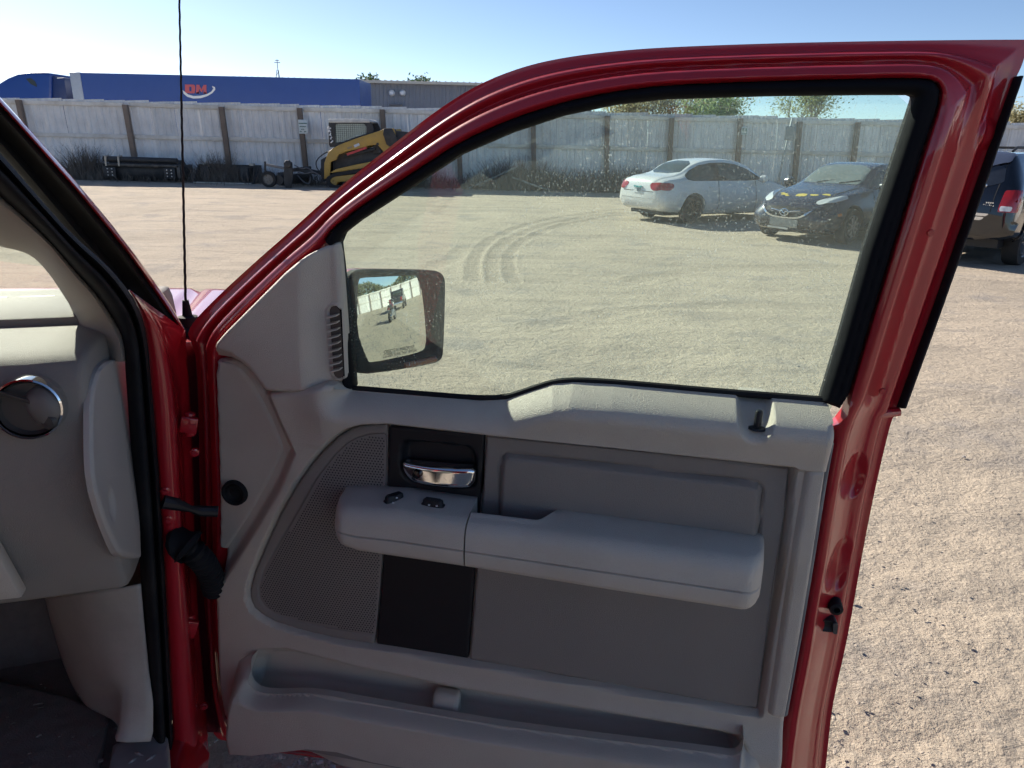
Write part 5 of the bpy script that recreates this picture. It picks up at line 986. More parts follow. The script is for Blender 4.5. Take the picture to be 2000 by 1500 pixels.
# grey insert with raised pad
INS = DP([(950, 851), (1200, 877), (1400, 898), (1541, 914), (1533, 1000), (1510, 1150), (1479, 1386), (917, 1289), (930, 1120), (944, 950)], -.004); PAD = DP([(986, 887), (1000, 886), (1240, 914), (1472, 941), (1487, 950), (1489, 965), (1484, 1010), (1480, 1080), (1200, 1060), (972, 1040), (977, 900)], -.002, 1)
def ins_w(u, v, s):
    d = sdf(np.stack([u, v], 1), PAD); return -.004 - fil(s, .004) + .009 * sstep(d, 0, .009) - .0045 * np.exp(-(d / .0022) ** 2)
relief('insert_panel', INS, ins_w, .0036, P3d, trim_d, trim, back=-.02)
STR = DP([(1546, 916), (1609, 919), (1583, 1100), (1558, 1250), (1531, 1398), (1485, 1391), (1514, 1190), (1538, 1030)], .012)
def str_w(u, v, s):
    el = np.interp(v, [p[1] for p in STR[4:][::-1]][::1] if STR[4][1] > STR[-1][1] else [p[1] for p in STR[5:]], [p[0] for p in STR[4:][::-1]] if STR[4][1] > STR[-1][1] else [p[0] for p in STR[5:]]); return .020 - .030 * (1 - sstep(u - el, -.002, .020)) - fil(s, .004)
relief('end_strip', STR, str_w, .0036, P3d, trim_l, trim, back=-.02)
relief('edge_flange', DP([(1624, 858), (1629, 866), (1617, 930), (1590, 1100), (1565, 1250), (1538, 1398), (1530, 1400), (1557, 1250), (1582, 1100), (1608, 930)], -.012), lambda u, v, s: -.010 - fil(s, .002), .003, P3d, mat('mid grey flange', (.20, .20, .205), .5), trim, back=-.03)
# lock knob
kc = D2(1478, 826, .0); MB().lathe([(0, .030), (.004, .029), (.0055, .026), (.0055, .004), (.012, .003), (.0135, 0), (0, 0)], 16, 'z').build('lock_knob', trim_k, trim).location = (kc[0], -.008, kc[1] - .006)
# ---------------------------------------------------------------- armrest: two padded pieces
def armrest(name, topb, topf, botf, wf_l, wf_r, m, u_clip, backtop=None):
    """lofted along the door; topb/botf pixel curves; section rounded"""
    tb_ = np.array([D2(*p, .0) for p in topb]); bf = np.array([D2(*p, .085) for p in botf]); us = np.linspace(u_clip[0], u_clip[1], 70); rows = []
    for i, u in enumerate(us):
        zt_ = np.interp(u, tb_[:, 0], tb_[:, 1]); zb_ = np.interp(u, bf[:, 0], bf[:, 1]); e0 = np.clip((u - us[0]) / .035, 0, 1) if wf_l else 1.; e1 = np.clip((us[-1] - u) / .035, 0, 1) if wf_r else 1.
        k = math.sqrt(max(0, 1 - (1 - e0) ** 2)) * math.sqrt(max(0, 1 - (1 - e1) ** 2)); wf = .016 + (.088 - .016) * k; zt2 = zt_ - .004 * (1 - k); h = zt2 - zb_; zm = zb_ + h * .42; zb2 = zb_ + (1 - k) * .012
        b0 = backtop(u) if backtop else -.012
        P = [(b0, zt2 - .02), (b0 + .001, zt2 - .003), (b0 + .006, zt2)] + [(b0 + .008 + (wf - .030 - b0 - .008) * t, zt2 - .004 * t) for t in (.3, .6, 1.)] + [(wf - .030 + .028 * math.sin(a_), zt2 - .004 - .028 * (1 - math.cos(a_))) for a_ in np.linspace(.2, 1.45, 7)]
        P += [(wf, zm + .004), (wf + .0005, zm + .0018), (wf - .004, zm), (wf + .0005, zm - .0018), (wf + .001, zm - .004)] + [(wf - .020 + .020 * math.cos(a_), zb2 + .016 - .016 * math.sin(a_)) for a_ in np.linspace(.1, 1.5, 6)] + [(wf * .4, zb2 + .004), (-.012, zb2 + .012)]
        rows.append([(u, -a_, b_) for a_, b_ in P])
    n = len(rows[0]); v = [p for r_ in rows for p in r_]; f = [(i * n + k, i * n + k + 1, (i + 1) * n + k + 1, (i + 1) * n + k) for i in range(len(rows) - 1) for k in range(n - 1)]; f += [tuple(range(n)), tuple((len(rows) - 1) * n + k for k in reversed(range(n)))]
    o = mk(name, v, f, m, trim, True, 55); bm = bmesh.new(); bm.from_mesh(o.data); bmesh.ops.recalc_face_normals(bm, faces=bm.faces); bm.to_mesh(o.data); bm.free(); return o
botf = [(640, 1062), (700, 1082), (905, 1112), (1200, 1160), (1450, 1198), (1520, 1208)]
arm_m = mat('armrest grey', (.56, .51, .44), .52, var=.05, vs=8, bump=.6, bs=750, dirt=(.46, .40, .33), dirt_amt=.45, dirt_s=9., spec=.4)
uA = D2(646, 1020, .085)[0]; uM = D2(906, 1075, .085)[0]; uB = D2(1503, 1100, .06)[0]
armrest('switch_pod', [(640, 947), (700, 949), (800, 954), (942, 974), (980, 978)], None, botf, True, False, arm_m, (uA - .012, uM + .0)) ; uu = D2(1085, 1000, .0)[0]
armrest('armrest', [(900, 970), (942, 974), (1100, 993), (1300, 1019), (1480, 1043), (1520, 1048)], None, botf, False, True, arm_m, (uM + .0025, uB), lambda u: .042 - .054 * float(sstep(np.array(u), uu - .026, uu + .016)))
def switch(px, py, w_, L_, W_, rot):
    q = hit(px, py, (0, 0, 1.131), (0, 0, 1)) - HING; u, ww = q @ DU, q @ DN; s_ = thing_part('window_switch' if rot else 'lock_switch', u, ww, L_, W_, rot); return s_
def thing_part(name, u, ww, L_, W_, rot):
    pts = [(L_ * math.copysign(abs(math.cos(t)) ** .55, math.cos(t)), W_ * math.copysign(abs(math.sin(t)) ** .55, math.sin(t))) for t in np.linspace(0, 2 * math.pi, 21)[:-1]]
    mb = MB(); n = len(pts); v = []
    for k, z in ((1.15, -.004), (1.15, .0015), (1.0, .003), (.95, .007), (.72, .010)): v += [(p[0] * k, p[1] * k, z + (.002 * (p[0] / L_) ** 2 if z > .004 else 0)) for p in pts]
    f = [(i * n + j, i * n + (j + 1) % n, (i + 1) * n + (j + 1) % n, (i + 1) * n + j) for i in range(4) for j in range(n)] + [tuple(4 * n + j for j in range(n)), tuple(reversed(range(n)))]
    o = mk(name, v, f, trim_k, trim, True, 50); o.location = (u, -ww, 1.1315); o.rotation_euler = (0, 0, rot); return o
switch(770, 977, 0, .016, .0075, RAD(50)); switch(846, 987, 0, .0175, .0075, RAD(-4))
mk_m = mat('switch mark white', (.75, .76, .74), .5)
for px, py in ((775, 971), (768, 981), (838, 985), (853, 987)):
    q = hit(px, py, (0, 0, 1.143), (0, 0, 1)) - HING; o = MB().lathe([(0, .0012), (.0016, .0011), (.002, 0)], 8, 'z').build('switch_mark', mk_m, trim); o.location = (q @ DU, -(q @ DN), 1.1415)
# ---------------------------------------------------------------- map pocket
rim_px = [(1452, 1442), (1450, 1466), (1434, 1477), (1400, 1471), (1200, 1447), (1000, 1421), (850, 1396), (700, 1370), (640, 1358), (590, 1353), (545, 1356), (505, 1353), (487, 1338), (481, 1312), (484, 1294)]
WP = .045; WF = .078
RIM = chaikin(DP(rim_px, WP), 2, False); PKO = RIM + DP([(472, 1284), (460, 1300), (452, 1330), (448, 1380, .004), (466, 1436, .03), (500, 1462, .06), (600, 1461, .075), (660, 1467, .075), (725, 1486, .075), (900, 1518, .075), (1300, 1586, .06), (1508, 1634, .01), (1519, 1500), (1502, 1450), (1484, 1430), (1464, 1428)], .0)
LB_ = [D2(*p, 0) for p in ((470, 1240), (462, 1290), (452, 1330), (448, 1380), (458, 1440))]; ul = [p[0] for p in LB_]; vl = [p[1] for p in LB_]; RIMU = np.array(RIM)
def pock_w(u, v, s):
    P = np.stack([u, v], 1); dr, _ = segdist(P, RIM, False); lb = np.interp(v, vl[::-1], ul[::-1]); rb = np.interp(v, [D2(1519, 1500, 0)[1], D2(1490, 1412, 0)[1]], [D2(1500, 1500, 0)[0], D2(1490, 1412, 0)[0]])
    k = sstep(u - lb, .0, .045) * sstep(rb - u, -.01, .055); top = sstep(v, .715, .76); w_ = .004 + (WF - .004) * k; uL, vL = RIM[-1]; w_ = w_ - (w_ - .008) * sstep(v, vL - .075, vL - .004) * sstep(-u, -uL - .03, -uL - .004)
    vt_ = D2(1484, 1430, 0)[1]; w_ = w_ - (w_ - .004) * sstep(v, vt_ - .045, vt_ - .008) * sstep(u, RIMU[0, 0] - .004, RIMU[0, 0] + .012)
    return w_ - np.maximum(w_ - WP, 0) * np.maximum(0, 1 - np.clip(dr / .015, 0, 1)) ** 2.2
pk2 = relief('map_pocket', PKO, pock_w, .0024, P3d, trim_l, trim, back=lambda u, v: np.where(segdist(np.stack([u, v], 1), RIM, False)[0] < .002, .030, -.02), ang=180, an=True)
dv = [D2(868, 1347, .0), D2(905, 1352, .0), D2(893, 1398, .0), D2(845, 1392, .0)]
dvm = MB(); ua, ub = D2(866, 1350, .0)[0], D2(905, 1352, .0)[0]; zt3 = D2(880, 1349, .0)[1]
dvm.prism([(-.012, .575), (-.012, zt3), (.012, zt3 - .003), (.044, zt3 - .075), (.044, .575)], 0, 1, 'x'); o = dvm.build('pocket_divider', trim_l, trim); 
for vv in o.data.vertices: x, y, z = vv.co; vv.co = (ua - .018 + (ub - ua + .012) * x - .028 * (zt3 - z) / .1 * .0 + .0, -y, z)
md = o.modifiers.new('round', 'BEVEL'); md.width = .008; md.segments = 3
MB().box(.08, .95, -.04, .02, .555, .565).build('pocket_floor', trim_d, trim)
# ---------------------------------------------------------------- outside mirror
NM = np.array([math.sin(RAD(54.6)) * math.cos(RAD(6)), -math.cos(RAD(54.6)) * math.cos(RAD(6)), math.sin(RAD(6))]); PM = hit(775, 630, HING - .17 * DN, DN)
XM = np.cross([0, 0, 1.], NM); XM /= np.linalg.norm(XM); YM = np.cross(NM, XM)
def M2(px, py, off=0.): q = hit(px, py, PM + off * NM, NM) - PM; return (q @ XM, q @ YM)
def P3m(u, v, w_):
    W_ = PM + np.outer(u, XM) + np.outer(v, YM) + np.outer(w_, NM); q = W_ - HING; return np.stack([q @ RR_, q @ FF_, q[:, 2]], 1)
mgl = [(700, 552), (706, 543), (770, 540), (824, 537), (834, 544), (841, 572), (848, 640), (850, 676), (846, 684), (790, 697), (732, 709), (722, 706), (714, 690), (703, 660), (699, 640), (699, 590)]
mho = [(683, 545), (690, 532), (704, 525), (770, 525), (850, 527), (864, 533), (870, 547), (869, 600), (866, 690), (862, 703), (850, 711), (728, 731), (700, 729), (692, 720), (688, 690), (684, 620)]
MG = chaikin([M2(*p) for p in mgl], 1); MH = chaikin([M2(*p) for p in mho], 1)
RCV = 1.3
sph = lambda u, v: np.sqrt(np.maximum(RCV ** 2 - u ** 2 - v ** 2, 0)) - RCV
mirm = mat('mirror silver', (.74, .78, .74), .015, 1., var=.02, rv=.0)
mtm = mirm.node_tree; 
housing = relief('side_mirror', MH, lambda u, v, s: .006 - fil(s, .012) * .9 - .022 * sstep(sdf(np.stack([u, v], 1), MG), -.006, .002), .0035, P3m, mat('mirror black shell', (.014, .015, .017), .75, var=.3, spec=.15, dirt=(.06, .06, .058), dirt_amt=.35, dirt_s=30.), truck, back=-.02, ang=70); tag(housing, 'black square side mirror outside the door glass')
relief('mirror_glass', MG, lambda u, v, s: -.006 + sph(u, v), .004, P3m, mirm, housing, back=-.016)
c_ = np.array(MH).mean(0); V_ = []; F_ = []; n = len(MH)
for sc_, dp in ((1., -.018), (1.01, -.03), (.97, -.06), (.85, -.088), (.55, -.10), (.02, -.104)): V_ += [tuple(P3m(np.array([c_[0] + (p[0] - c_[0]) * sc_]), np.array([c_[1] + (p[1] - c_[1]) * sc_]), np.array([dp]))[0]) for p in MH]
F_ = [(k * n + i, k * n + (i + 1) % n, (k + 1) * n + (i + 1) % n, (k + 1) * n + i) for k in range(5) for i in range(n)]; mk('mirror_shell', V_, F_, redp_, housing)
q0 = P3m(np.array([M2(700, 620)[0]]), np.array([0.0]), np.array([-.09]))[0]
dl = lambda u, w_, z: tuple((lambda W_: np.array([W_ @ RR_, W_ @ FF_, z]))(u * DU + w_ * DN))
MB().tube([tuple(q0), tuple((np.array(q0) + np.array(dl(.13, -.12, 1.36))) / 2), dl(.13, -.09, 1.35)], [.028, .028, .03], 14).build('mirror_arm', MATS['mirror black shell'], housing)
relief('turn_signal', chaikin([M2(*p) for p in ((784, 708), (846, 695), (850, 700), (848, 706), (787, 719))], 0), lambda u, v, s: .009 - fil(s, .003), .003, P3m, mat('dull amber', (.17, .055, .025), .25, var=.2, coat=.4), housing, back=0)
tx = mat('mirror print', (.10, .105, .08), .6)
for s_, (xa, ya), (xb, yb) in (('OBJECTS IN MIRROR ARE', (756, 689), (815, 678)), ('CLOSER THAN THEY APPEAR', (754, 697), (820, 685))):
    v, f = text_mesh(s_, 1., 0, -.014); v = np.array(v); A_, B_ = np.array(M2(xa, ya)), np.array(M2(xb, yb)); ex_ = B_ - A_; wd_ = v[:, 0].max() - v[:, 0].min(); k = np.linalg.norm(ex_) / wd_; ex_ /= np.linalg.norm(ex_); ey_ = np.array([-ex_[1], ex_[0]]); c0 = (A_ + B_) / 2
    uv = c0 + np.outer(v[:, 0] * k, ex_) + np.outer(v[:, 1] * k * 1.35, ey_); mk('mirror_lettering', P3m(uv[:, 0], uv[:, 1], -.006 + sph(uv[:, 0], uv[:, 1]) + .0008), f, tx, housing, False)
# ================================================================== cab: pillar, seals, dash, floor, hood
def S3(px, py, off=0.):
    """door-opening surface: leaning pillar above, upright jamb below; off>0 lies further forward"""
    d = ray(px, py); nA = np.array([*(FF_[:2] * .678), .735]); tA = (1.014 + off - (.735 * (CP[2]) + .678 * ((CP - HING) @ FF_))) / (d @ nA); tB = (-.05 + off - (CP - HING) @ FF_) / (d @ FF_)
    return toT(CP + d * (tB if tA <= .05 / np.linalg.norm(d) else min(tA, tB)))
def cs3(pts, off): return [S3(p[0], p[1], p[2] if len(p) > 2 else off) for p in chaikin(pts, 1, False)]
def mid(a_, b_, t):
    a_ = resample(a_, 30); b_ = resample(b_, 30); return [tuple(p) for p in a_ * (1 - t) + b_ * t]
E0 = [(-60, 128), (0, 192), (60, 258), (160, 370), (250, 479), (300, 549), (335, 600), (359, 643)]      # outer red edge
E1 = [(-66, 134), (-7, 198), (53, 264), (153, 376), (243, 486), (293, 556), (328, 607), (352, 642)]
E2 = [(-120, 172), (-60, 240), (0, 296), (67, 375), (140, 462), (205, 532), (252, 600), (300, 655), (324, 676)]
WR = [(-120, 172), (-60, 240), (0, 300), (67, 378), (140, 460), (205, 515), (252, 570), (275, 612), (287, 660), (297, 780), (310, 940), (322, 1150), (335, 1400), (340, 1520)]
WL = [(-120, 270), (-60, 325), (0, 385), (20, 400), (100, 475), (150, 535), (190, 577), (220, 620), (237, 650), (244, 685), (246, 720), (255, 850), (270, 1050), (278, 1150), (290, 1300), (297, 1420), (303, 1520)]
cab_ = loft('cab_pillar', [cs3(E0, .10), cs3(mid(E0, E1, .5), .085), cs3(E1, .10)], redp_, truck, 40, .002); tag(cab_, 'red windshield pillar edge')
loft('pillar_channel', [cs3(E1, .10), cs3(mid(E1, E2, .15), .085), cs3(mid(E1, E2, .3), .10), cs3(mid(E1, E2, .62), .105), cs3(mid(E1, E2, .8), .085), cs3(E2, .095)], rubber, truck, 50, .002)
ws_ = loft('door_weatherstrip', [cs3(WR, .0), cs3(mid(WR, WL, .12), -.022), cs3(mid(WR, WL, .24), -.006), cs3(mid(WR, WL, .34), -.004), cs3(mid(WR, WL, .42), -.030), cs3(mid(WR, WL, .6), -.034), cs3(mid(WR, WL, .8), -.026), cs3(WL, -.006)], rubber, truck, 90, .002, sub=4)
# red hinge pillar
J0 = [(252, 566), (275, 606), (289, 660), (299, 780), (312, 940), (324, 1150), (337, 1400), (342, 1520)]
J1 = [(262, 574), (300, 622), (322, 676), (338, 780), (346, 940), (360, 1150), (376, 1400), (384, 1520)]
J2 = [(359, 643), (357, 652), (340, 668), (352, 780), (358, 940), (368, 1150), (394, 1400), (402, 1520)]
J3 = [(361, 645), (362, 668), (366, 720), (372, 800), (377, 940), (382, 1150), (403, 1400), (409, 1520)]
jm = loft('hinge_pillar', [cs3(J0, .005), cs3(mid(J0, J1, .5), .0), cs3(J1, .012), cs3(mid(J1, J2, .6), .055), cs3(J2, .085), cs3(mid(J2, J3, .5), .105), cs3(J3, .125)], redp_, truck, 60, .002); tag(jm, 'red painted hinge pillar')
G0 = [(340, 668), (350, 780), (356, 940), (366, 1150), (396, 1400), (406, 1430)]; G1 = [(420, 668), (420, 780), (425, 940), (432, 1150), (436, 1400), (440, 1430)]
loft('inner_wheel_house', [cs3(G0, .14), cs3(mid(G0, G1, .5), .19), cs3(G1, .17)], mat('red with gap shade', (.11, .008, .014), .5), truck, 30, .002)  # shade of the hinge gap put into the colour as a darker red
# rocker / sill below the door opening
# hinges, check strap, wiring boot
def hin(pts, off, r, name, m, par=jm): return MB().tube(chaikin([tuple(S3(p[0], p[1], p[2])) for p in pts], 1, False), r, 10).build(name, m, par)
for y0, nm in ((828, 'upper'), (1222, 'lower')):
    h = MB().tube([tuple(S3(370, y0 - 22, .06)), tuple(S3(371, y0 + 22, .06))], .0095, 12); a_, b_ = S3(352, y0, .045), S3(386, y0 + 4, .045)
    h.bar(tuple(a_), tuple(b_), .010, .028); h.build('door_hinge', redp_, jm, .002)
    p = S3(358, y0 + 6, .03); 
for px, py in ((380, 884), (324, 960), (330, 1016), (398, 1380)):
    p = S3(px, py, .0 if px < 350 else .07); o = MB().lathe([(0, -.004), (.004, -.004), (.0045, -.002), (.008, -.001), (.0085, .003)], 12, 'y').build('bolt_head', redp_, jm); o.location = p
MB().tube([tuple(S3(318, 980, -.005)), tuple(S3(345, 985, .0)), tuple(S3(372, 994, .01)), tuple(S3(392, 998, .02)), tuple(S3(426, 999, .02))], [.012, .011, .006, .010, .010], 10).build('check_strap', mat('black steel', (.02, .02, .024), .45, .3), jm)
bt = [(346, 1068, .0), (358, 1062, -.005), (372, 1072, -.01), (386, 1086, -.005), (400, 1100, .02), (412, 1122, .05), (418, 1150, .08)]; pts = chaikin([tuple(S3(*p)) for p in bt], 3, False); pts = resample(pts, 60)
MB().tube([tuple(p) for p in pts], [.019 + .0035 * (1 if (i // 2) % 2 else -1) + (.010 if i < 8 else 0) for i in range(60)], 12).build('wiring_boot', rubber, jm)
# ---------------------------------------------------------------- pillar trim and dash
PI = [(-120, 420), (-60, 450), (0, 481), (30, 486), (62, 497), (92, 527), (120, 568), (140, 600), (154, 640), (163, 658), (182, 672), (186, 690), (188, 705)]
PO = [(-120, 268), (-60, 323), (0, 383), (20, 398), (100, 473), (150, 533), (190, 575), (220, 618), (237, 648), (245, 680), (246, 706)]
loft('pillar_trim', [cs3(PO, -.002), cs3(mid(PO, PI, .15), -.02), cs3(mid(PO, PI, .5), .0), cs3(mid(PO, PI, .85), .05), cs3(PI, .10)], mat('taupe pillar trim', (.33, .285, .245), .6, var=.06, vs=6, bump=.3, bs=800), truck, 60, .002)
dash_m = mat('dash grey plastic', (.28, .255, .23), .55, var=.05, vs=6, bump=.4, bs=900, dirt=(.24, .22, .20), dirt_amt=.4, dirt_s=8., spec=.08)
sec = chaikin([(.62, 1.02), (.62, 1.36), (.45, 1.372), (.10, 1.405), (-.14, 1.412), (-.185, 1.398), (-.203, 1.36), (-.205, 1.28), (-.205, 1.20), (-.19, 1.12), (-.172, 1.04), (-.16, 1.018), (-.10, 1.012), (.3, 1.01)], 2)
RE = -.150; RS = [RE, RE - .004, RE - .012, -.22, -.4, -.8, -1.2, -1.55]; ins_ = [.010, .003, 0, 0, 0, 0, 0, 0]; V_ = []; F_ = []; sc0 = np.array(sec); cc = sc0.mean(0); n = len(sec)
for r_, k in zip(RS, ins_):
    for p in sec: d = np.array(p) - cc; q = np.array(p) - d / np.linalg.norm(d) * k; V_.append((r_, q[0], q[1]))
for i in range(len(RS) - 1):
    for j in range(n): F_.append((i * n + j, i * n + (j + 1) % n, (i + 1) * n + (j + 1) % n, (i + 1) * n + j))
F_.append(tuple(reversed(range(n)))); F_.append(tuple((len(RS) - 1) * n + j for j in range(n)))
dash = mk('dashboard', V_, F_, dash_m, truck, True, 40); bm = bmesh.new(); bm.from_mesh(dash.data); bmesh.ops.recalc_face_normals(bm, faces=bm.faces); bm.to_mesh(dash.data); bm.free(); tag(dash, 'grey dashboard with a round chrome-ringed air vent')
# raised panel on the dash top, toward the windshield, and lower tan glove box face
pa = TP(60, 602, z=1.42); 
DT = [TP(x, y, z=1.414)[:2] for x, y in ((128, 606), (165, 612), (170, 690), (30, 690), (40, 640))]
for nm, pts, z0, z1 in (('defroster_trim', [(-.17, .02), (-.17, .20), (-.50, .20), (-.50, .02)], 1.395, 1.420),): MB().prism(pts, z0, z1, 'z').build(nm, dash_m, dash, .006)
dk = MB()
for k in range(16): dk.box(-1.45 + k * .082, -1.45 + k * .082 + .06, .30, .345, 1.380, 1.392)
dk.build('defroster_slots', trim_k, dash)
# round vent
vc = TP(61, 794, f=-.207); vr = .0415
def rev(name, prof, m, n=36, par=dash): o = MB().lathe(prof, n, 'y').build(name, m, par); o.location = vc; o.rotation_euler = (RAD(-4), 0, 0); return o
rev('vent_ring', [(vr * .90, .0), (vr * .915, -.012), (vr * .945, -.0165), (vr * 1.0, -.015), (vr * 1.02, -.006), (vr * 1.03, .01)], chrome)
vb = rev('vent_barrel', [(vr * .88, -.012), (vr * .85, -.006), (vr * .80, -.003), (0.0001, -.0025)], mat('vent dark grey', (.055, .053, .052), .45, var=.15))
vn = MB().lathe([(0, -.006), (vr * .5, -.004), (vr * .76, .012), (vr * .70, .02)], 48, 'y').build('vent_deflector', mat('vent mid grey', (.17, .16, .15), .6), dash, ang=180); vn.location = (vc[0] + .006, vc[1] - .006, vc[2] - .004); vn.rotation_euler = (RAD(10), RAD(0), RAD(-42))
fl = MB(); fl.box(-vr * .62, vr * .62, -.004, .0, -.003, .003); o = fl.build('vent_vane', MATS['vent dark grey'], dash, .001); o.location = (vc[0] - .005, vc[1] - .010, vc[2] + .016); o.rotation_euler = (RAD(20), RAD(25), 0)
kn = MB().lathe([(0, -.004), (.010, -.003), (.011, .004)], 16, 'y').build('vent_thumb_wheel', MATS['vent dark grey'], dash); kn.location = (vc[0] + .022, vc[1] - .016, vc[2] - .018); kn.rotation_euler = (0, 0, RAD(-30))
# end cover
COV = [TP(x, y, r=RE + .004)[1:] for x, y in ((177, 775), (183, 735), (192, 715), (206, 703), (225, 702), (244, 703), (256, 850), (271, 1090), (258, 1091), (238, 1088), (226, 1076), (200, 1010), (181, 942), (177, 880))]
crease = np.array([TP(x, y, r=RE + .004)[1:] for x, y in ((207, 702), (216, 740), (226, 800), (240, 920), (250, 1010), (258, 1091))])
NT = TP(223, 985, r=RE + .01)
def cov_w(u, v, s): cr = np.interp(-v, -crease[:, 1], crease[:, 0]); return RE + .006 + .006 * np.minimum(1, np.maximum(0, 1 - np.abs(u - cr) / .12)) - fil(s, .004) - .005 * np.exp(-(((u - NT[1]) / .013) ** 2 + ((v - NT[2]) / .020) ** 2) ** 2)
relief('end_cover', chaikin(COV, 1), cov_w, .004, lambda u, v, w_: np.stack([w_, u, v], 1), mat('taupe end cover', (.42, .385, .355), .55, var=.05, bump=.3, bs=800), dash, back=RE - .005)
# glove box lower face (tan wedge) and under-dash
gb = [TP(x, y, f=-.215)[[0, 2]] for x, y in ((-40, 1010), (0, 1075), (48, 1161), (0, 1166), (-60, 1172))]
MB().prism([tuple(p) for p in gb], -.225, -.20).build('glove_box_edge', trim_l, dash, .004)
# kick panel
K0 = [(275, 1140, -.02), (282, 1220, -.02), (291, 1310, -.02), (299, 1370, -.03), (299, 1430, -.04), (294, 1448, -.05)]; K1 = [(232, 1148, -.01), (238, 1250, -.01), (244, 1340, -.015), (240, 1385, -.02), (236, 1430, -.04), (228, 1448, -.05)]; K2 = [(160, 1156, .03), (178, 1240, .03), (198, 1330, .03), (228, 1352, .04), (233, 1390, .03), (232, 1420, .0)]; K3 = [(96, 1165, .16), (112, 1215, .16), (135, 1290, .16), (155, 1350, .15), (172, 1385, .12), (215, 1402, .08)]; K4 = [(88, 1165, .30), (100, 1215, .30), (122, 1290, .30), (142, 1350, .28), (160, 1385, .22), (200, 1402, .14)]
loft('kick_panel', [[S3(*p) for p in k] for k in (K0, K1, K2, K3, K4)], mat('kick panel grey', (.44, .40, .355), .55, var=.06, bump=.3, bs=800, dirt=(.27, .24, .21), dirt_amt=.5, dirt_s=7.), truck, 40, .002)
# carpet, mat, sill plate
fl_ = MB(); FZ = .60
g = []; nx, ny = 60, 40
for j in range(ny + 1):
    for i in range(nx + 1):
        r_ = -1.5 + 1.30 * i / nx; f_ = -.9 + 1.55 * j / ny; up = max(0, (f_ - .28)) ; g.append((r_, f_ if up == 0 else .28 + up * .75, FZ + up * 1.35 + .006 * vnoise(np.array([r_ * 9]), np.array([f_ * 9]), 3)[0]))
mk('carpet', g, [(j * (nx + 1) + i, j * (nx + 1) + i + 1, (j + 1) * (nx + 1) + i + 1, (j + 1) * (nx + 1) + i) for j in range(ny) for i in range(nx)], carpet_m, truck)
MT = [TP(x, y, z=FZ + .018)[:2] for x, y in ((-150, 1330), (-20, 1320), (120, 1355), (168, 1374), (205, 1390), (211, 1400), (203, 1450), (192, 1500), (180, 1580), (-200, 1580))]
fmat = relief('floor_mat', chaikin(MT, 1), lambda u, v, s: FZ + .020 - fil(s, .006) + .006 * vnoise(u * 14, v * 14, 8) + .003 * vnoise(u * 60, v * 60, 9), .006, lambda u, v, w_: np.stack([u, v, w_], 1), carpet_m, truck, back=FZ + .004)
rr_ = random.Random(21); V_ = []; F_ = []
for _ in range(70):
    x, y = rr_.uniform(-90, 250), rr_.uniform(1330, 1500); q = TP(x, y, z=FZ + .026); s_ = rr_.uniform(.0008, .0026) * (1.6 if rr_.random() < .1 else 1); L_ = s_ * rr_.choice((1, 1, 1, 1, 1, 3.5)); a_ = rr_.random() * 3.14; b0 = len(V_); dx, dy = math.cos(a_), math.sin(a_)
    V_ += [(q[0] + dx * L_ * i - dy * s_ * j * .6, q[1] + dy * L_ * i + dx * s_ * j * .6, q[2] + k * s_) for k in (0, 1) for i, j in ((-1, -1), (1, -1), (1, 1), (-1, 1))]; F_ += [(b0, b0 + 1, b0 + 5, b0 + 4), (b0 + 1, b0 + 2, b0 + 6, b0 + 5), (b0 + 2, b0 + 3, b0 + 7, b0 + 6), (b0 + 3, b0, b0 + 4, b0 + 7), (b0 + 4, b0 + 5, b0 + 6, b0 + 7)]
tag(mk('crumbs', V_, F_, mat('crumbs', (.20, .175, .15), .9, var=.5, vs=90), truck, False), 'crumbs and dry grass bits on the floor mat', kind='stuff')
SP = [TP(x, y, z=FZ + .035)[:2] for x, y in ((220, 1452), (232, 1446), (320, 1433), (327, 1437), (331, 1500), (338, 1580), (200, 1580), (212, 1500))]
spo = relief('sill_plate', SP, lambda u, v, s: FZ + .035 - fil(s, .005), .006, lambda u, v, w_: np.stack([u, v, w_], 1), mat('sill plate grey', (.30, .285, .275), .5, var=.08, bump=.3, bs=800), truck, back=FZ - .03)
for (x0, y0), (x1, y1) in (((250, 1492), (268, 1480)), ((285, 1487), (305, 1474)), ((262, 1470), (280, 1476))):
    a_, b_ = TP(x0, y0, z=FZ + .036), TP(x1, y1, z=FZ + .036); MB().tube([tuple(a_), tuple((a_ + b_) / 2 + np.array([0, 0, .001])), tuple(b_)], [.0005, .0035, .0005], 8).build('tread_rib', MATS['sill plate grey'], spo)
# rocker panel (red) outside the opening
RK0 = [S3(338, 1400, .02), S3(343, 1520, .02)]; 
MB().prism([(-.24, .42), (-.14, .40), (-.105, .44), (-.10, .52), (-.13, .60), (-.2, .612)], -1.3, .0, 'y').build('rocker', redp_, truck, .01)
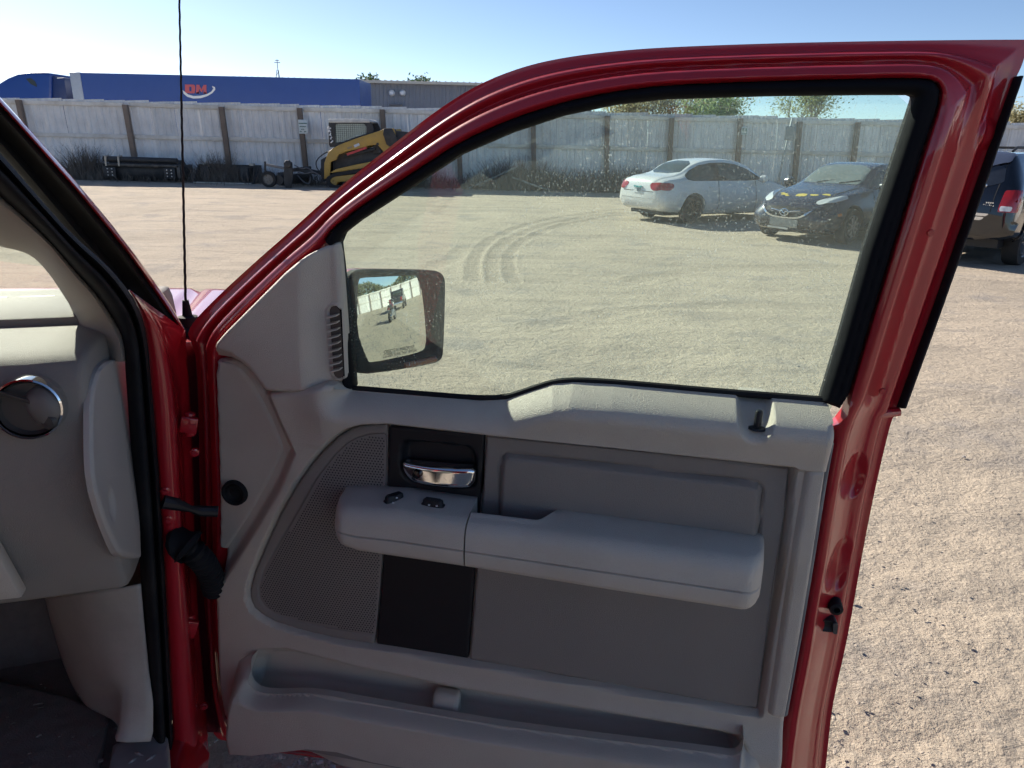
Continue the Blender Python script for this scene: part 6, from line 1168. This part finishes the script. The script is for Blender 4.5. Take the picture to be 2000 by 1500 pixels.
# ---------------------------------------------------------------- windshield, hood, fender, roof, rest of the cab
wg = [(-.17, .60, 1.345), (-1.55, .60, 1.345), (-1.42, -.28, 1.86), (-.27, -.28, 1.86)]; wv = [tuple(np.array(wg[0]) * (1 - a_) * (1 - b_) + np.array(wg[1]) * a_ * (1 - b_) + np.array(wg[2]) * a_ * b_ + np.array(wg[3]) * (1 - a_) * b_ + np.array([0, .10 * math.sin(a_ * math.pi), 0])) for b_ in np.linspace(0, 1, 7) for a_ in np.linspace(0, 1, 13)]
mk('windshield', wv, [(j * 13 + i, j * 13 + i + 1, (j + 1) * 13 + i + 1, (j + 1) * 13 + i) for j in range(6) for i in range(12)], glass_mat('windshield glass', (.84, .93, .87), dust_amt=.03, speck=.25), truck)
def hood_z(r_, f_):
    s = (r_ + .82) / .82; base = 1.312 - .055 * ((f_ - .35) / .95) - .10 * sstep(np.array(f_), 1.12, 1.36) ** 1.0 * 1.0
    return base - .03 * s ** 2 - .16 * sstep(np.array(abs(s)), .90, 1.10)
V_ = []; nx, ny = 81, 46
for j in range(ny):
    for i in range(nx):
        r_ = -1.70 + 1.76 * i / (nx - 1); f_ = .44 + .98 * j / (ny - 1) - .16 * abs((r_ + .82) / .82) * (1 - j / (ny - 1)) - .10 * (j / (ny - 1)) * abs((r_ + .82) / .82) ** 3; V_.append((r_, f_, float(hood_z(r_, f_)) - (.012 if abs(abs(r_ + .82) - .66) < .012 else 0)))
hood = mk('hood', V_, [(j * nx + i, j * nx + i + 1, (j + 1) * nx + i + 1, (j + 1) * nx + i) for j in range(ny - 1) for i in range(nx - 1)], redp_, truck, True, 80); hood.modifiers.new('thickness', 'SOLIDIFY').thickness = .004
MB().prism([(.12, .62), (.12, 1.15), (.30, 1.16), (1.30, 1.12), (1.40, 1.0), (1.40, .62), (1.20, .60), (1.10, .85), (.80, .98), (.50, .85), (.40, .60)], .0, .045, 'x').build('fender', redp_, truck, .01)
MB().prism([(.12, .62), (.12, 1.15), (.30, 1.16), (1.30, 1.12), (1.40, 1.0), (1.40, .62), (1.20, .60), (1.10, .85), (.80, .98), (.50, .85), (.40, .60)], -1.70, -1.655, 'x').build('fender', redp_, truck, .01)
MB().box(-1.66, .0, 1.30, 1.42, .60, 1.10).build('radiator_grille', trim_k, truck, .03); MB().box(-1.6, -.05, .55, 1.3, .85, 1.0).build('engine_block', mat('engine bay dark', (.03, .03, .03), .8), truck)
for s_ in (-1.50, -.16): wheel('wheel', truck, (0, 0, 0), .40, .26, 'y', rimsilver, tyre, 5, 1).location = (s_, .80, .40)
for o in [c for c in truck.children if c.name.startswith('wheel')]: o.rotation_euler = (0, 0, RAD(90)) if o.location.x < -.8 else (0, 0, RAD(-90))
MB().box(-1.55, -.12, .62, .72, .95, 1.22).build('firewall', MATS['engine bay dark'], truck)
rv = [(-1.50, -.24, 1.84), (-.25, -.24, 1.84), (-.20, -1.9, 1.86), (-1.55, -1.9, 1.86)]
MB().prism([(-1.52, 1.83), (-1.40, 1.88), (-.82, 1.91), (-.30, 1.88), (-.20, 1.83), (-.20, 1.80), (-1.52, 1.80)], -2.0, -.22, 'y').build('roof', redp_, truck, .01)
MB().box(-1.68, -1.62, -1.3, .1, .55, 1.30).build('driver_door', redp_, truck, .01); MB().box(-1.62, -1.58, -1.3, .05, .6, 1.28).build('driver_door_trim', trim_l, truck, .01)
MB().tube([(-1.62, .40, 1.32), (-1.50, -.24, 1.82)], .045, 10).build('driver_pillar', redp_, truck); MB().box(-1.62, -.12, -2.05, -1.98, .55, 1.85).build('rear_wall', redp_, truck, .02)
seat_m = mat('seat cloth', (.20, .185, .165), .9, var=.1, bump=.5, bs=600)
for x0 in (-1.5, -.75): st = MB().box(x0, x0 + .55, -1.3, -.72, .80, .98).build('seat', seat_m, truck, .06); MB().prism([(-1.28, .95), (-1.15, .98), (-1.38, 1.62), (-1.50, 1.60)], x0 + .02, x0 + .53, 'x').build('backrest', seat_m, st, .05)
# antenna on the fender
ab = TP(368, 632, f=.40); at_ = TP(349, -60, f=.34); an = MB().lathe([(0, .052), (.0065, .052), (.0105, .018), (.0205, .016), (.0225, .002), (.0225, -.004), (.038, -.010), (.040, -.020), (0, -.022)], 18, 'z').build('antenna', rubber, truck); an.location = ab
d0 = np.array([0, 0, .05]); mp_ = np.linspace(0, 1, 120); tp = at_ - ab
pts = [tuple(d0 + (tp - d0) * t + np.array([.0003 * math.cos(t * 150), .0003 * math.sin(t * 150), 0])) for t in mp_]
MB().tube(pts, [.0028 - .0011 * t for t in mp_], 8).build('antenna_mast', rubber, an)
MB().tube([(.0, .0, -.02), (.0, .0, -.2)], .012, 8).build('antenna_stem', rubber, an)
